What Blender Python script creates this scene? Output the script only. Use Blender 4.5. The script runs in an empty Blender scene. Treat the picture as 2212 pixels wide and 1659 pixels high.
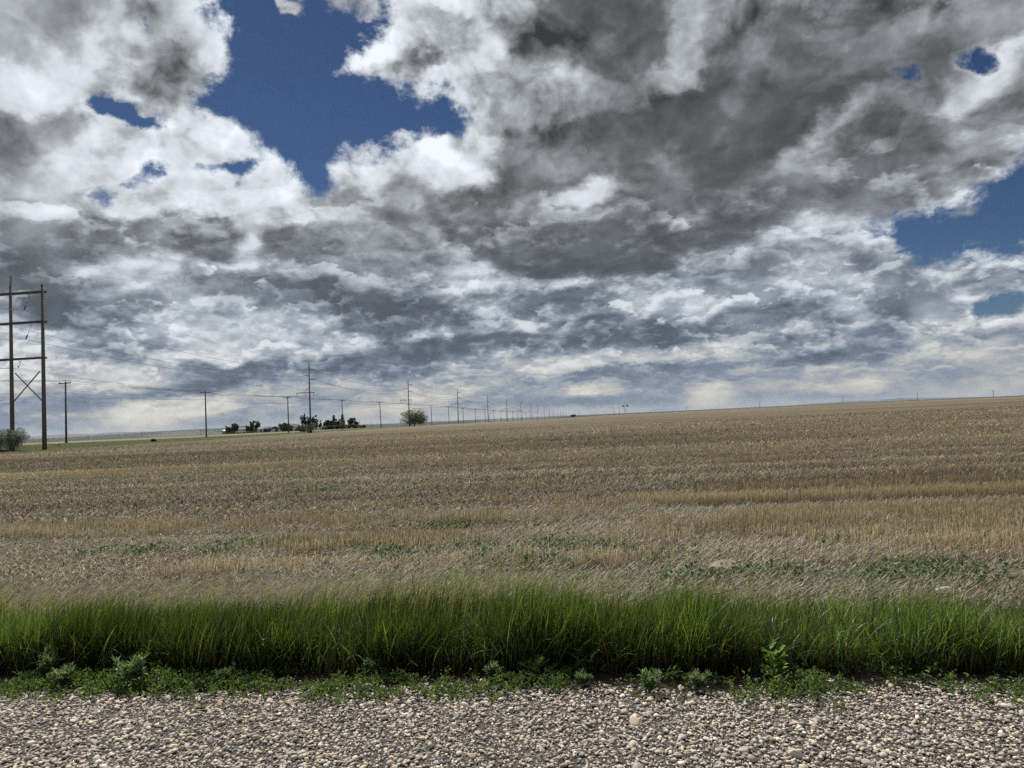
import bpy, math, random
import numpy as np
from mathutils import Vector, Matrix

# ------------------------------------------------------------------ camera
# World frame: +X runs along the field rows and the road, +Y along the power lines.
SC = bpy.context.scene
F = 1597.0                       # focal length in pixels of a 2212 px wide frame
EYE = Vector((0.0, 0.0, 1.65))
YAW, PITCH, ROLL = math.radians(6.8), math.atan(73.5 / F), math.radians(2.55)
fwd = Vector((-math.sin(YAW) * math.cos(PITCH), math.cos(YAW) * math.cos(PITCH), math.sin(PITCH)))
r0 = Vector((math.cos(YAW), math.sin(YAW), 0))
u0 = r0.cross(fwd)
rgt = math.cos(ROLL) * r0 - math.sin(ROLL) * u0
upv = math.sin(ROLL) * r0 + math.cos(ROLL) * u0
cam_data = bpy.data.cameras.new('camera')
cam = bpy.data.objects.new('camera', cam_data)
SC.collection.objects.link(cam)
cam_data.sensor_width = 36.0
cam_data.lens = 36.0 * F / 2212.0
cam_data.clip_start = 0.05
cam_data.clip_end = 120000
M3 = Matrix((rgt, upv, -fwd)).transposed()
cam.matrix_world = Matrix.Translation(EYE) @ M3.to_4x4()
SC.camera = cam

# ------------------------------------------------------------------ sun, exposure
SUN_AZ, SUN_EL = math.radians(-30.0), math.radians(50.0)   # azimuth from +Y, clockwise positive
sd = bpy.data.lights.new('sun', 'SUN')
sd.energy = 5.0
sd.angle = math.radians(0.53)
sd.color = (1.0, 0.95, 0.87)
so = bpy.data.objects.new('sun', sd)
SC.collection.objects.link(so)
sv = Vector((math.sin(SUN_AZ) * math.cos(SUN_EL), math.cos(SUN_AZ) * math.cos(SUN_EL), math.sin(SUN_EL)))
so.rotation_euler = (-sv).to_track_quat('-Z', 'Y').to_euler()
SC.view_settings.view_transform = 'Standard'
SC.view_settings.look = 'None'
SC.view_settings.exposure = 0.0
SC.view_settings.gamma = 1.0
SC.cycles.use_denoising = False
SC.cycles.max_bounces = 5
SC.cycles.diffuse_bounces = 3
SC.cycles.glossy_bounces = 2
SC.cycles.transmission_bounces = 4
SC.cycles.volume_bounces = 0
SC.cycles.transparent_max_bounces = 6

# ------------------------------------------------------------------ node helper
class NT:
    def __init__(s, tree):
        s.t = tree; s.n = tree.nodes; s.l = tree.links
    def node(s, typ, **kw):
        nd = s.n.new(typ)
        for k, v in kw.items():
            if isinstance(k, str) and hasattr(nd, k): setattr(nd, k, v)
        return nd
    def put(s, sock, v):
        if isinstance(v, bpy.types.NodeSocket): s.l.new(v, sock)
        elif v is not None: sock.default_value = v
    def m(s, op, a, b=None, c=None, clamp=False):
        nd = s.n.new('ShaderNodeMath'); nd.operation = op; nd.use_clamp = clamp
        for i, v in enumerate((a, b, c)):
            if v is not None: s.put(nd.inputs[i], v)
        return nd.outputs[0]
    def v(s, op, a, b=None, c=None, scale=None):
        nd = s.n.new('ShaderNodeVectorMath'); nd.operation = op
        for i, x in enumerate((a, b, c)):
            if x is not None: s.put(nd.inputs[i], x)
        if scale is not None: s.put(nd.inputs['Scale'], scale)
        return nd.outputs['Value'] if op in ('DOT_PRODUCT', 'LENGTH', 'DISTANCE') else nd.outputs['Vector']
    def xyz(s, x=0.0, y=0.0, z=0.0):
        nd = s.n.new('ShaderNodeCombineXYZ')
        for i, q in enumerate((x, y, z)): s.put(nd.inputs[i], q)
        return nd.outputs[0]
    def sep(s, v):
        nd = s.n.new('ShaderNodeSeparateXYZ'); s.put(nd.inputs[0], v); return nd.outputs
    def noise(s, vec, scale=1.0, detail=4.0, rough=0.5, dist=0.0, typ='FBM', color=False, lac=2.0):
        nd = s.n.new('ShaderNodeTexNoise'); nd.noise_dimensions = '3D'; nd.noise_type = typ
        s.put(nd.inputs['Vector'], vec); s.put(nd.inputs['Scale'], scale); s.put(nd.inputs['Detail'], detail)
        s.put(nd.inputs['Roughness'], rough); s.put(nd.inputs['Distortion'], dist); s.put(nd.inputs['Lacunarity'], lac)
        return nd.outputs['Color' if color else 'Fac']
    def vor(s, vec, scale=1.0, detail=0.0, rough=0.5, feature='F1', out='Distance', lac=2.0):
        nd = s.n.new('ShaderNodeTexVoronoi'); nd.feature = feature
        s.put(nd.inputs['Vector'], vec); s.put(nd.inputs['Scale'], scale); s.put(nd.inputs['Detail'], detail)
        s.put(nd.inputs['Roughness'], rough); s.put(nd.inputs['Lacunarity'], lac)
        return nd.outputs[out]
    def ramp(s, v, a, b, c=0.0, d=1.0, typ='SMOOTHSTEP'):
        nd = s.n.new('ShaderNodeMapRange'); nd.interpolation_type = typ
        for i, q in enumerate((v, a, b, c, d)): s.put(nd.inputs[i], q)
        return nd.outputs[0]
    def mix(s, f, a, b, typ='MIX'):
        nd = s.n.new('ShaderNodeMix'); nd.data_type = 'RGBA'; nd.blend_type = typ
        s.put(nd.inputs[0], f)
        for i, q in ((6, a), (7, b)):
            if isinstance(q, tuple) and len(q) == 3: q = (*q, 1)
            s.put(nd.inputs[i], q)
        return nd.outputs[2]
    def mixf(s, f, a, b):
        nd = s.n.new('ShaderNodeMix'); nd.data_type = 'FLOAT'
        for i, q in ((0, f), (2, a), (3, b)): s.put(nd.inputs[i], q)
        return nd.outputs[0]
    def attr(s, name, out='Fac'):
        nd = s.n.new('ShaderNodeAttribute'); nd.attribute_name = name; return nd.outputs[out]
# ------------------------------------------------------------------ sky: real sky model behind a deck of broken cumulus
# Where the big cloud masses stand, by direction (bearing and height), as soft
# overlapping masses: x, y, half sizes, tilt, brightness. One unit = 1/1597 rad at the view axis.
CLOUDS = """
100 60 150 80 0 208;30 40 60 50 0 172;140 15 60 30 0 178;320 110 45 80 -20 160;430 40 45 45 0 238;360 40 40 40 0 210;150 190 100 45 0 240
50 190 60 35 0 245;260 130 40 40 0 222;230 60 60 40 0 215;250 290 70 40 0 230;30 300 55 75 0 118;130 260 60 30 0 148;90 280 60 40 0 150;450 290 90 40 0 226;330 330 70 35 0 222
180 340 90 40 0 205;100 380 100 40 0 200;25 450 50 40 0 140;590 385 50 40 -20 228;370 420 80 35 0 222;400 395 50 20 0 230;60 420 50 30 0 195
90 470 60 30 0 195;225 512 95 30 0 112;461 517 80 38 0 115;450 455 75 14 0 232;550 500 16 40 0 218;540 565 50 10 0 212;285 470 55 16 0 226
130 520 40 30 0 165;300 562 120 8 0 198;50 575 80 42 0 118;171 671 95 35 0 100;120 615 60 25 0 130;190 580 60 18 0 192;330 585 60 30 0 178;225 620 25 25 0 150
325 651 45 16 0 132;325 615 60 14 0 190;256 750 95 22 0 132;60 765 60 25 0 185;150 720 90 10 0 165;513 620 110 40 0 120;615 552 50 50 0 125;684 643 60 40 0 106
400 640 30 30 0 172;513 688 70 14 0 180;444 757 60 20 0 192;380 720 60 20 0 182;650 698 70 18 0 182;560 740 60 20 0 180;461 815 95 24 -8 92;205 863 80 9 -3 115;376 886 90 22 -5 186
581 859 60 25 0 152;513 915 120 12 0 132;51 904 80 20 0 130;85 808 90 22 0 190;308 808 90 22 0 176;200 830 80 10 0 180;640 900 60 20 0 140;700 830 40 20 0 150
790 110 60 30 0 244;745 130 30 30 0 232;858 163 55 22 0 148;800 95 70 20 -10 245;903 92 40 20 -20 238;958 20 60 25 0 242;1050 80 60 35 0 228;958 73 40 25 0 188;1013 157 40 22 0 216
900 200 70 18 20 228;1196 121 75 32 0 108;1324 18 130 40 0 84;1251 62 70 25 0 108;1489 18 30 40 0 168;1452 146 55 30 -25 192;1130 30 50 30 0 170;1120 170 60 30 0 165
1269 220 70 40 0 165;1105 238 90 45 0 190;958 205 50 30 0 222;1000 270 50 30 0 200;812 335 50 25 0 228;922 329 50 25 0 205;1031 311 40 25 0 170;1178 329 90 38 0 118
1141 366 60 30 0 104;1343 311 90 50 0 94;1471 256 70 60 0 84;1416 348 35 30 0 122;1262 413 70 14 0 200;1416 390 80 30 0 98;1031 439 80 28 0 114;757 421 40 20 0 165
867 421 40 25 0 158;958 370 60 15 0 204;770 372 50 18 0 218;1110 450 20 14 0 165;700 450 50 20 0 165;640 460 60 20 0 185;1340 440 60 25 0 105
1696 238 160 62 -25 70;1798 153 130 48 -15 84;1560 34 60 36 0 128;1492 102 40 30 0 166;1475 153 30 25 0 198;1866 27 80 30 -15 98;2000 68 90 35 -15 98;2173 20 80 30 0 120
1560 323 90 55 0 78;1700 360 42 9 -36 164;1764 312 42 9 -36 166;1830 262 45 10 -36 168;1890 220 35 10 -36 160;1900 282 50 22 -30 128;1934 323 80 30 -25 100
1950 212 35 18 0 152;2070 204 50 26 -40 200;2155 136 55 30 -35 206;2138 238 90 20 -25 114;2155 292 80 14 -22 166;1900 409 100 38 0 108;2087 374 60 20 -25 150
2019 443 50 12 -20 165;1764 384 50 24 0 138;1560 443 80 30 0 100;1509 466 24 16 0 150;1640 420 50 25 -30 110;1700 430 60 20 0 125;1830 120 60 30 0 98
1594 500 85 30 0 84;1543 534 70 22 0 80;1492 476 25 16 0 150;1764 486 30 16 0 182;1883 498 45 26 0 184;1850 537 60 16 0 150;1696 517 50 18 0 160
1628 568 60 20 0 144;1543 578 50 16 0 124;1764 585 80 18 0 166;1900 578 50 22 0 124;1850 600 50 10 0 172;2156 530 60 18 0 194;2138 580 70 16 0 132;2138 612 70 10 0 128;2130 560 80 10 0 150
2037 619 60 16 0 152;1509 655 50 18 0 186;1628 643 45 20 0 176;1713 687 90 22 0 100;1900 677 50 22 0 118;1832 670 50 20 0 174;1747 711 40 8 0 166;1560 728 90 10 0 108
1696 735 100 8 0 104;1600 690 40 14 0 128;2003 714 36 28 0 176;2060 660 50 20 0 170;2155 700 60 14 0 182;2155 724 60 8 0 130;1560 752 60 12 0 176;1660 752 50 10 0 135
1832 776 120 10 -3 98;1883 731 60 18 0 134;2037 768 90 10 -5 166;1526 799 90 14 0 108;1650 800 60 12 0 146;1850 805 70 12 0 152;2050 810 90 14 0 144;2160 825 60 12 0 160
1526 851 50 14 0 176;1650 856 80 10 0 136;1832 835 70 7 0 178;1832 858 120 8 0 130;2050 850 90 9 0 148
1251 560 130 26 0 74;1068 505 80 36 0 100;1397 505 90 40 0 92;922 461 50 18 0 122;775 480 40 20 0 172;895 440 30 12 30 186;940 490 24 8 30 178;985 530 26 8 35 180
757 555 50 26 0 148;830 600 70 26 0 115;1050 606 75 13 0 186;1024 571 24 12 0 200;1245 610 24 10 0 172;1130 610 20 8 0 165;1086 634 60 10 0 108;1233 652 90 22 0 94
922 670 110 26 0 90;830 699 80 22 0 94;1050 652 40 16 0 140;1000 655 24 8 0 175;1361 655 40 22 0 168;1471 662 50 24 0 180;1324 710 130 16 0 94;1160 690 60 12 0 140;990 716 60 7 -8 165
1031 742 150 14 -3 90;794 782 95 20 3 94;739 722 35 12 0 160;739 745 35 12 0 168;885 790 50 16 0 114;1141 757 70 7 0 150;1288 751 90 7 0 124;1434 736 100 12 0 104
1214 788 62 14 -8 192;1120 793 20 7 0 180;1416 770 70 9 -3 180;1324 806 110 9 0 104;1031 792 40 9 0 150;1000 825 70 14 0 150;1130 840 60 20 0 140;1288 843 45 7 0 178;1288 866 130 8 0 118
950 853 60 10 -8 172;900 866 40 8 0 168;830 884 50 8 0 172;700 870 60 20 0 138;1100 870 80 6 0 128;1420 850 60 20 0 125;760 910 90 6 0 150
1225 95 60 10 0 130;1400 90 40 30 0 100;1560 180 60 40 -20 88;1620 100 60 40 -20 100;1700 60 60 40 0 92
"""
BLUE = [  # openings: polygons (by direction)
 [(492,-60),(462,60),(474,110),(442,165),(452,225),(515,262),(566,298),(548,335),(602,345),(632,388),(655,424),(694,418),(722,372),(785,322),(850,312),(905,288),(955,290),(985,264),(930,234),(850,200),(780,182),(716,152),(716,118),(770,88),(838,62),(842,28),(790,24),(700,-10),(690,-60)],
 [(240,222),(300,232),(352,258),(330,268),(262,252)],[(405,378),(440,390),(470,396),(505,402),(528,372),(555,352),(520,345),(460,372)],[(285,372),(330,380),(300,396),(258,410),(270,388)],[(206,420),(240,416),(236,436),(210,440)],
 [(1888,478),(1930,505),(1945,540),(2045,556),(2105,526),(2150,522),(2230,508),(2300,490),(2300,300),(2225,352),(2150,402),(2085,442),(2010,462),(1950,462)],
 [(2076,98),(2130,66),(2172,72),(2166,112),(2102,126)],[(2096,664),(2150,645),(2190,634),(2300,620),(2300,640),(2208,655),(2185,680),(2125,698),(2096,684)],[(1950,148),(1972,140),(1968,156)],
]
WISPS = [(615,8,30,26,0.52),(770,10,44,20,0.66),(905,292,30,10,0.6),(120,455,5,5,0.0),(2010,500,14,8,0.4),(300,60,12,9,0.35),(150,215,9,9,0.45),(570,40,6,6,0.3)]

AZ0, AZ1, EL0, EL1 = -0.95, 0.85, -0.04, 0.80
NA, NE = 150, 110
def paint_maps():
    az = np.linspace(AZ0, AZ1, NA)[None, :]; el = np.linspace(EL0, EL1, NE)[:, None]
    d = np.stack([np.sin(az) * np.cos(el), np.cos(az) * np.cos(el), np.sin(el) + 0 * az], -1)
    c = [d @ np.array(v) for v in (rgt, upv, fwd)]
    z = np.maximum(c[2], 0.2)
    X = 1106 + F * c[0] / z; Y = 829.5 - F * c[1] / z
    W = np.full(X.shape, 0.02); V = W * 150
    for item in CLOUDS.replace('\n', ';').split(';'):
        if not item.strip(): continue
        x, y, a, b, t, v = map(float, item.split())
        ct, st = math.cos(math.radians(t)), math.sin(math.radians(t))
        u = ((X - x) * ct + (Y - y) * st) / a; w = (-(X - x) * st + (Y - y) * ct) / b
        g = np.exp(-0.9 * (u * u + w * w) ** 1.5) * (3000.0 / (a * b)) ** 0.7 + 0.02 * np.exp(-0.4 * (u * u + w * w))
        W += g; V += g * v
    B = V / W; B = np.where(B > 150, 160 + (B - 150) * 1.12, 160 + (B - 150) * 0.92) / 255.0
    A = np.ones(X.shape) * 1.1
    def dist_poly(P):
        P = np.array(P, float); n = len(P); ins = np.zeros(X.shape, bool); dm = np.full(X.shape, 1e9)
        for i in range(n):
            p, q = P[i], P[(i + 1) % n]
            e = q - p; k = np.clip(((X - p[0]) * e[0] + (Y - p[1]) * e[1]) / (e @ e), 0, 1)
            dm = np.minimum(dm, np.hypot(X - p[0] - k * e[0], Y - p[1] - k * e[1]))
            cr = (p[1] > Y) != (q[1] > Y)
            xi = p[0] + (Y - p[1]) / (q[1] - p[1] + 1e-9) * e[0]
            ins ^= cr & (X < xi)
        return np.where(ins, -dm, dm)
    for P in BLUE:
        dd = dist_poly(P); sz = -dd.min()
        A = np.minimum(A, np.clip(0.5 + (dd - 2) / 130.0, 0, 1.1) if sz > 30 else np.clip(0.5 + (dd + 2) / 80.0, 0.22 if P[0][0] < 1000 else 0.1, 1.1))
    for x, y, a, b, v in WISPS:
        g = np.exp(-(((X - x) / a) ** 2 + ((Y - y) / b) ** 2)); A = A * (1 - g) + v * g
    return B, A

world = bpy.data.worlds.new('World'); SC.world = world; world.use_nodes = True
world.cycles.sampling_method = 'MANUAL'; world.cycles.sample_map_resolution = 512
def build_world():
    T = NT(world.node_tree); T.n.clear()
    tc = T.node('ShaderNodeTexCoord'); D = T.v('NORMALIZE', tc.outputs['Generated'])
    sky = T.node('ShaderNodeTexSky'); sky.sky_type = 'NISHITA'; sky.sun_disc = False
    sky.sun_elevation = SUN_EL; sky.sun_rotation = SUN_AZ
    sky.altitude = 900; sky.air_density = 1.0; sky.dust_density = 0.3; sky.ozone_density = 3.0
    dx, dy, dz = T.sep(D)
    zc = T.m('MAXIMUM', dz, 0.0)
    tophalf = T.ramp(dz, 0.10, 0.36)
    Ph = T.v('MULTIPLY', D, (3.1, 3.1, 3.6)); Pl = T.v('MULTIPLY', D, (8.0, 8.0, 18.0))
    # ragged edges: turbulent offset of the large masses
    w1 = T.v('SUBTRACT', T.noise(T.v('MULTIPLY', D, (1.0, 1.0, 1.5)), 8.0, 8, 0.60, color=True), (0.5, 0.5, 0.5))
    w1 = T.v('ADD', w1, T.v('SCALE', T.v('SUBTRACT', T.noise(T.v('MULTIPLY', D, (1.0, 1.0, 3.0)), 22.0, 4, 0.6, color=True), (0.5, 0.5, 0.5)), scale=T.ramp(dz, 0.02, 0.16, 0.9, 0.0)))
    amp = T.ramp(dz, 0.0, 0.45, 0.022, 0.165, typ='LINEAR')
    w2 = T.v('SCALE', w1, scale=amp)
    wx, wy, _ = T.sep(w2)
    az = T.m('ADD', T.m('ARCTAN2', dx, dy), T.m('MULTIPLY', wx, 1.1))
    el = T.m('ADD', T.m('ARCSINE', dz), T.m('MULTIPLY', wy, 0.9))
    un = T.ramp(az, AZ0, AZ1, typ='LINEAR'); vn = T.ramp(el, EL0, EL1, typ='LINEAR')
    def lowrank(Mx, rank):
        mean = float(Mx.mean()); U, S, Vt = np.linalg.svd(Mx - mean, full_matrices=False)
        acc = None
        for g in range(0, rank, 3):
            vs = []
            scl = []; offs = []
            for src, length, coord in ((U[:, g:g + 3], NE, vn), (Vt[g:g + 3].T, NA, un)):
                nd = T.node('ShaderNodeRGBCurve'); mp = nd.mapping; mp.use_clip = False
                half = np.abs(src).max(0) + 1e-9
                for k in range(3):
                    cv = mp.curves[k]; ys = 0.5 + 0.5 * src[:, k] / half[k]
                    cv.points[0].location = (0, ys[0]); cv.points[1].location = (1, ys[-1])
                    for i in range(1, length - 1): cv.points.new(i / (length - 1), ys[i])
                mp.update()
                T.put(nd.inputs['Fac'], 1.0); T.put(nd.inputs['Color'], T.xyz(coord, coord, coord))
                vs.append(T.v('SUBTRACT', nd.outputs[0], (0.5, 0.5, 0.5))); scl.append(half * 2)
            wt = scl[0] * scl[1] * S[g:g + 3]
            dt = T.v('DOT_PRODUCT', T.v('MULTIPLY', vs[0], tuple(float(q) for q in wt)), vs[1])
            acc = dt if acc is None else T.m('ADD', acc, dt)
        return T.m('ADD', acc, mean)
    B, A = paint_maps()
    bm = lowrank(B, 24); am = lowrank(A, 18)
    # cumulus relief: billows plus turbulence, lit from above
    def relief(Q, det, wob=0.35, bw=0.40):
        q2 = T.v('ADD', Q, T.v('SCALE', T.v('SUBTRACT', T.noise(Q, 3.2, 3, 0.55, color=True), (0.5, 0.5, 0.5)), scale=wob))
        bil = T.vor(q2, 3.6, 3.0, 0.50)
        fb = T.noise(q2, 2.6, det, 0.60)
        return T.m('SUBTRACT', T.m('MULTIPLY', fb, 1.30), T.m('MULTIPLY', bil, bw))
    def both(oh, ol, det):
        h = relief(T.v('ADD', Ph, oh), det); l = relief(T.v('ADD', Pl, ol), det, 0.5, 0.34)
        return T.mixf(tophalf, l, h)
    n0 = both((0, 0, 0), (0, 0, 0), 8); n1 = both((-0.03, -0.03, 0.11), (0, 0, 0.12), 3)
    emb = T.m('SUBTRACT', n0, n1)
    fine = T.m('SUBTRACT', n0, 0.42)
    lowc = T.m('MULTIPLY', T.ramp(dz, 0.0, 0.10, 0.40, 1.0), T.ramp(dz, 0.08, 0.34, 0.72, 1.0))
    crisp = T.m('MULTIPLY', T.ramp(bm, 0.30, 0.60, 0.08, 1.0), lowc)
    v = T.m('ADD', bm, T.m('MULTIPLY', T.m('MULTIPLY', emb, T.ramp(dz, 0.15, 0.38, 0.22, 0.50)), crisp))
    v = T.m('ADD', v, T.m('MULTIPLY', T.m('MULTIPLY', fine, T.ramp(dz, 0.15, 0.38, 0.30, 0.62)), crisp))
    # ranks of heaped cloud: sunlit crowns over shaded flat bases, nearer ranks larger
    def rank_(v, sc, seed, thr, up_, amt, hi, lo, fl=0.10):
        q = T.v('ADD', T.v('MULTIPLY', D, sc), seed)
        q = T.v('ADD', q, T.v('SCALE', T.v('SUBTRACT', T.noise(q, 2.4, 2, 0.5, color=True), (0.5, 0.5, 0.5)), scale=0.30))
        n = T.noise(q, 1.0, 8, 0.56); nu = T.noise(T.v('ADD', q, (0.0, 0.0, up_)), 1.0, 5, 0.56)
        m_ = T.ramp(n, thr, thr + 0.065)
        shade = T.ramp(nu, thr - 0.07, thr + 0.13)
        b_ = T.m('ADD', T.m('MULTIPLY', bm, 0.85), T.mixf(shade, 0.085 + hi, 0.085 - lo))
        return T.mixf(T.m('MULTIPLY', m_, T.m('MULTIPLY', amt, T.ramp(bm, 0.33, 0.50, fl, 1.0))), v, b_)
    v = rank_(v, (4.6, 4.6, 6.2), (3.1, 1.7, 0.0), 0.47, 0.30, T.ramp(dz, 0.22, 0.40, 0.0, 0.62), 0.18, 0.12, 0.0)
    v = rank_(v, (11.0, 11.0, 21.0), (5.3, 2.2, 1.0), 0.47, 0.34, T.m('MULTIPLY', T.ramp(dz, 0.03, 0.10), T.ramp(dz, 0.36, 0.22)), 0.24, 0.14, 0.06)
    v = rank_(v, (21.0, 21.0, 40.0), (1.3, 7.2, 4.0), 0.50, 0.34, T.m('MULTIPLY', T.ramp(dz, 0.02, 0.08, 0.0, 0.8), T.ramp(dz, 0.24, 0.14)), 0.22, 0.13, 0.25)
    v = rank_(v, (30.0, 30.0, 105.0), (9.3, 0.2, 2.0), 0.53, 0.36, T.m('MULTIPLY', T.ramp(dz, 0.012, 0.03, 0.0, 0.6), T.ramp(dz, 0.11, 0.06)), 0.13, 0.07, 0.5)
    wsp = T.noise(D, 26.0, 8, 0.68, 0.6)
    v = T.m('ADD', v, T.m('MULTIPLY', T.m('MULTIPLY', T.m('SUBTRACT', wsp, 0.5), 0.36), crisp))
    v = T.m('ADD', v, T.ramp(dz, 0.0, 0.30, 0.035, 0.0))
    # cover
    cov = T.m('ADD', am, T.m('MULTIPLY', fine, 0.50))
    wsm = T.noise(D, 11.0, 7, 0.66, 0.4)
    cov = T.m('ADD', cov, T.m('MULTIPLY', T.m('SUBTRACT', wsm, 0.5), 1.15))
    cov = T.m('ADD', cov, T.m('MULTIPLY', T.m('SUBTRACT', wsp, 0.5), 0.45))
    alpha = T.ramp(cov, 0.32, 0.66)
    v = T.m('ADD', v, T.m('MULTIPLY', T.ramp(am, 0.95, 0.5), 0.10))
    v = T.m('SUBTRACT', v, T.m('MULTIPLY', T.m('MAXIMUM', T.m('SUBTRACT', v, 0.84), 0.0), 0.45))
    v = T.m('MINIMUM', T.m('MAXIMUM', v, 0.24), 0.985)
    lin = T.m('POWER', v, 2.2)
    low = T.ramp(dz, 0.0, 0.30, 1.0, 0.0)
    dark = T.ramp(v, 0.40, 0.90, 1.0, 0.0)
    tint = T.mix(T.m('MULTIPLY', low, dark), (0.94, 1.0, 1.065), (0.75, 0.98, 1.34))
    warm = T.m('MULTIPLY', T.ramp(dz, 0.0, 0.14, 1.0, 0.0), T.ramp(v, 0.55, 0.75))
    tint = T.mix(warm, tint, (1.03, 1.01, 0.94))
    col = T.v('SCALE', tint, scale=lin)
    gm = T.node('ShaderNodeGamma'); T.put(gm.inputs[0], T.v('MULTIPLY', sky.outputs[0], (0.047, 0.0495, 0.0525))); gm.inputs[1].default_value = 1.35
    b1 = T.node('ShaderNodeBackground'); T.put(b1.inputs[0], gm.outputs[0]); b1.inputs[1].default_value = 1.0
    b2 = T.node('ShaderNodeBackground'); T.put(b2.inputs[0], col); b2.inputs[1].default_value = 1.0
    mx = T.node('ShaderNodeMixShader'); T.put(mx.inputs[0], alpha); T.put(mx.inputs[1], b1.outputs[0]); T.put(mx.inputs[2], b2.outputs[0])
    out = T.node('ShaderNodeOutputWorld'); T.put(out.inputs[0], mx.outputs[0])
build_world()
# ------------------------------------------------------------------ shared helpers
COL = SC.collection
rng = np.random.default_rng(7)
def tag(o, label=None, cat=None, group=None, kind=None):
    if label: o['label'] = label
    if cat: o['category'] = cat
    if group: o['group'] = group
    if kind: o['kind'] = kind
    return o
def empty(name, loc, label, cat, group=None):
    o = bpy.data.objects.new(name, None); COL.objects.link(o); o.location = loc
    o.empty_display_size = 0.3
    return tag(o, label, cat, group)
def link(name, me, mats, parent=None):
    o = bpy.data.objects.new(name, me); COL.objects.link(o)
    for mt in (mats if isinstance(mats, (list, tuple)) else [mats]): me.materials.append(mt)
    if parent is not None: o.parent = parent
    return o
def np_mesh(name, V, Fc, C=None, smooth=False):
    """V (n,3), Fc (m,k) with k = 3 or 4, C (n,3) vertex colours"""
    me = bpy.data.meshes.new(name); k = Fc.shape[1]
    me.vertices.add(len(V)); me.vertices.foreach_set('co', np.ascontiguousarray(V, np.float32).ravel())
    me.loops.add(Fc.size); me.loops.foreach_set('vertex_index', np.ascontiguousarray(Fc, np.int32).ravel())
    me.polygons.add(len(Fc)); me.polygons.foreach_set('loop_start', np.arange(0, Fc.size, k, dtype=np.int32))
    if smooth: me.polygons.foreach_set('use_smooth', np.ones(len(Fc), bool))
    if C is not None:
        at = me.color_attributes.new('col', 'FLOAT_COLOR', 'POINT')
        at.data.foreach_set('color', np.concatenate([C, np.ones((len(C), 1))], 1).astype(np.float32).ravel())
    me.update(); me.validate()
    return me
class MB:
    """collects simple solids, then makes one mesh"""
    def __init__(s): s.v = []; s.f = []
    def add(s, vs, fs):
        b = len(s.v); s.v += [tuple(q) for q in vs]; s.f += [tuple(b + i for i in f) for f in fs]
    def box(s, c, d, rz=0.0):
        cx, cy, cz = c; a, b, h = d[0] / 2, d[1] / 2, d[2] / 2; cr, sr = math.cos(rz), math.sin(rz)
        vs = [(cx + x * cr - y * sr, cy + x * sr + y * cr, cz + z) for z in (-h, h) for x, y in ((-a, -b), (a, -b), (a, b), (-a, b))]
        s.add(vs, [(3, 2, 1, 0), (4, 5, 6, 7), (0, 1, 5, 4), (1, 2, 6, 5), (2, 3, 7, 6), (3, 0, 4, 7)])
    def tube(s, pts, rad, n=8, cap=True):
        pts = [Vector(p) for p in pts]; rad = rad if isinstance(rad, (list, tuple)) else [rad] * len(pts); vs = []
        for i, p in enumerate(pts):
            t = (pts[min(i + 1, len(pts) - 1)] - pts[max(i - 1, 0)]).normalized()
            a = t.orthogonal().normalized() if abs(t.z) > 0.99 or True else None
            a = Vector((0, 0, 1)).cross(t) if abs(t.z) < 0.95 else Vector((1, 0, 0)).cross(t)
            a.normalize(); b = t.cross(a)
            vs += [p + rad[i] * (math.cos(2 * math.pi * k / n) * a + math.sin(2 * math.pi * k / n) * b) for k in range(n)]
        fs = [(i * n + k, i * n + (k + 1) % n, (i + 1) * n + (k + 1) % n, (i + 1) * n + k) for i in range(len(pts) - 1) for k in range(n)]
        if cap: fs += [tuple(range(n))[::-1], tuple((len(pts) - 1) * n + k for k in range(n))]
        s.add(vs, fs)
    def build(s, name, mat, parent=None, smooth=False):
        me = bpy.data.meshes.new(name); me.from_pydata(s.v, [], s.f)
        if smooth: me.polygons.foreach_set('use_smooth', np.ones(len(me.polygons), bool))
        me.update()
        return link(name, me, mat, parent)
def copy_tree(o, parent=None):
    c = o.copy(); COL.objects.link(c)
    if parent is not None: c.parent = parent
    for ch in [q for q in bpy.data.objects if q.parent == o and q != c]: copy_tree(ch, c)
    return c

# ------------------------------------------------------------------ terrain shape (metres)
def sst(x, a, b):
    t = np.clip((x - a) / (b - a), 0, 1); return t * t * (3 - 2 * t)
def vnoise(x, y, seed=0):
    x = np.asarray(x, float); y = np.asarray(y, float)
    xi = np.floor(x).astype(np.int64); yi = np.floor(y).astype(np.int64); fx = x - xi; fy = y - yi
    fx = fx * fx * (3 - 2 * fx); fy = fy * fy * (3 - 2 * fy)
    def h(i, j):
        n = (i * 374761393 + j * 668265263 + seed * 1442695041) & 0xffffffff
        n = ((n ^ (n >> 13)) * 1274126177) & 0xffffffff
        return ((n ^ (n >> 16)) & 0xffff) / 65535.0
    return (h(xi, yi) * (1 - fx) + h(xi + 1, yi) * fx) * (1 - fy) + (h(xi, yi + 1) * (1 - fx) + h(xi + 1, yi + 1) * fx) * fy
def fb(x, y, seed=0, n=3):
    return sum(vnoise(x * 2 ** i, y * 2 ** i, seed + i) * 0.5 ** i for i in range(n)) / sum(0.5 ** i for i in range(n))
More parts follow.
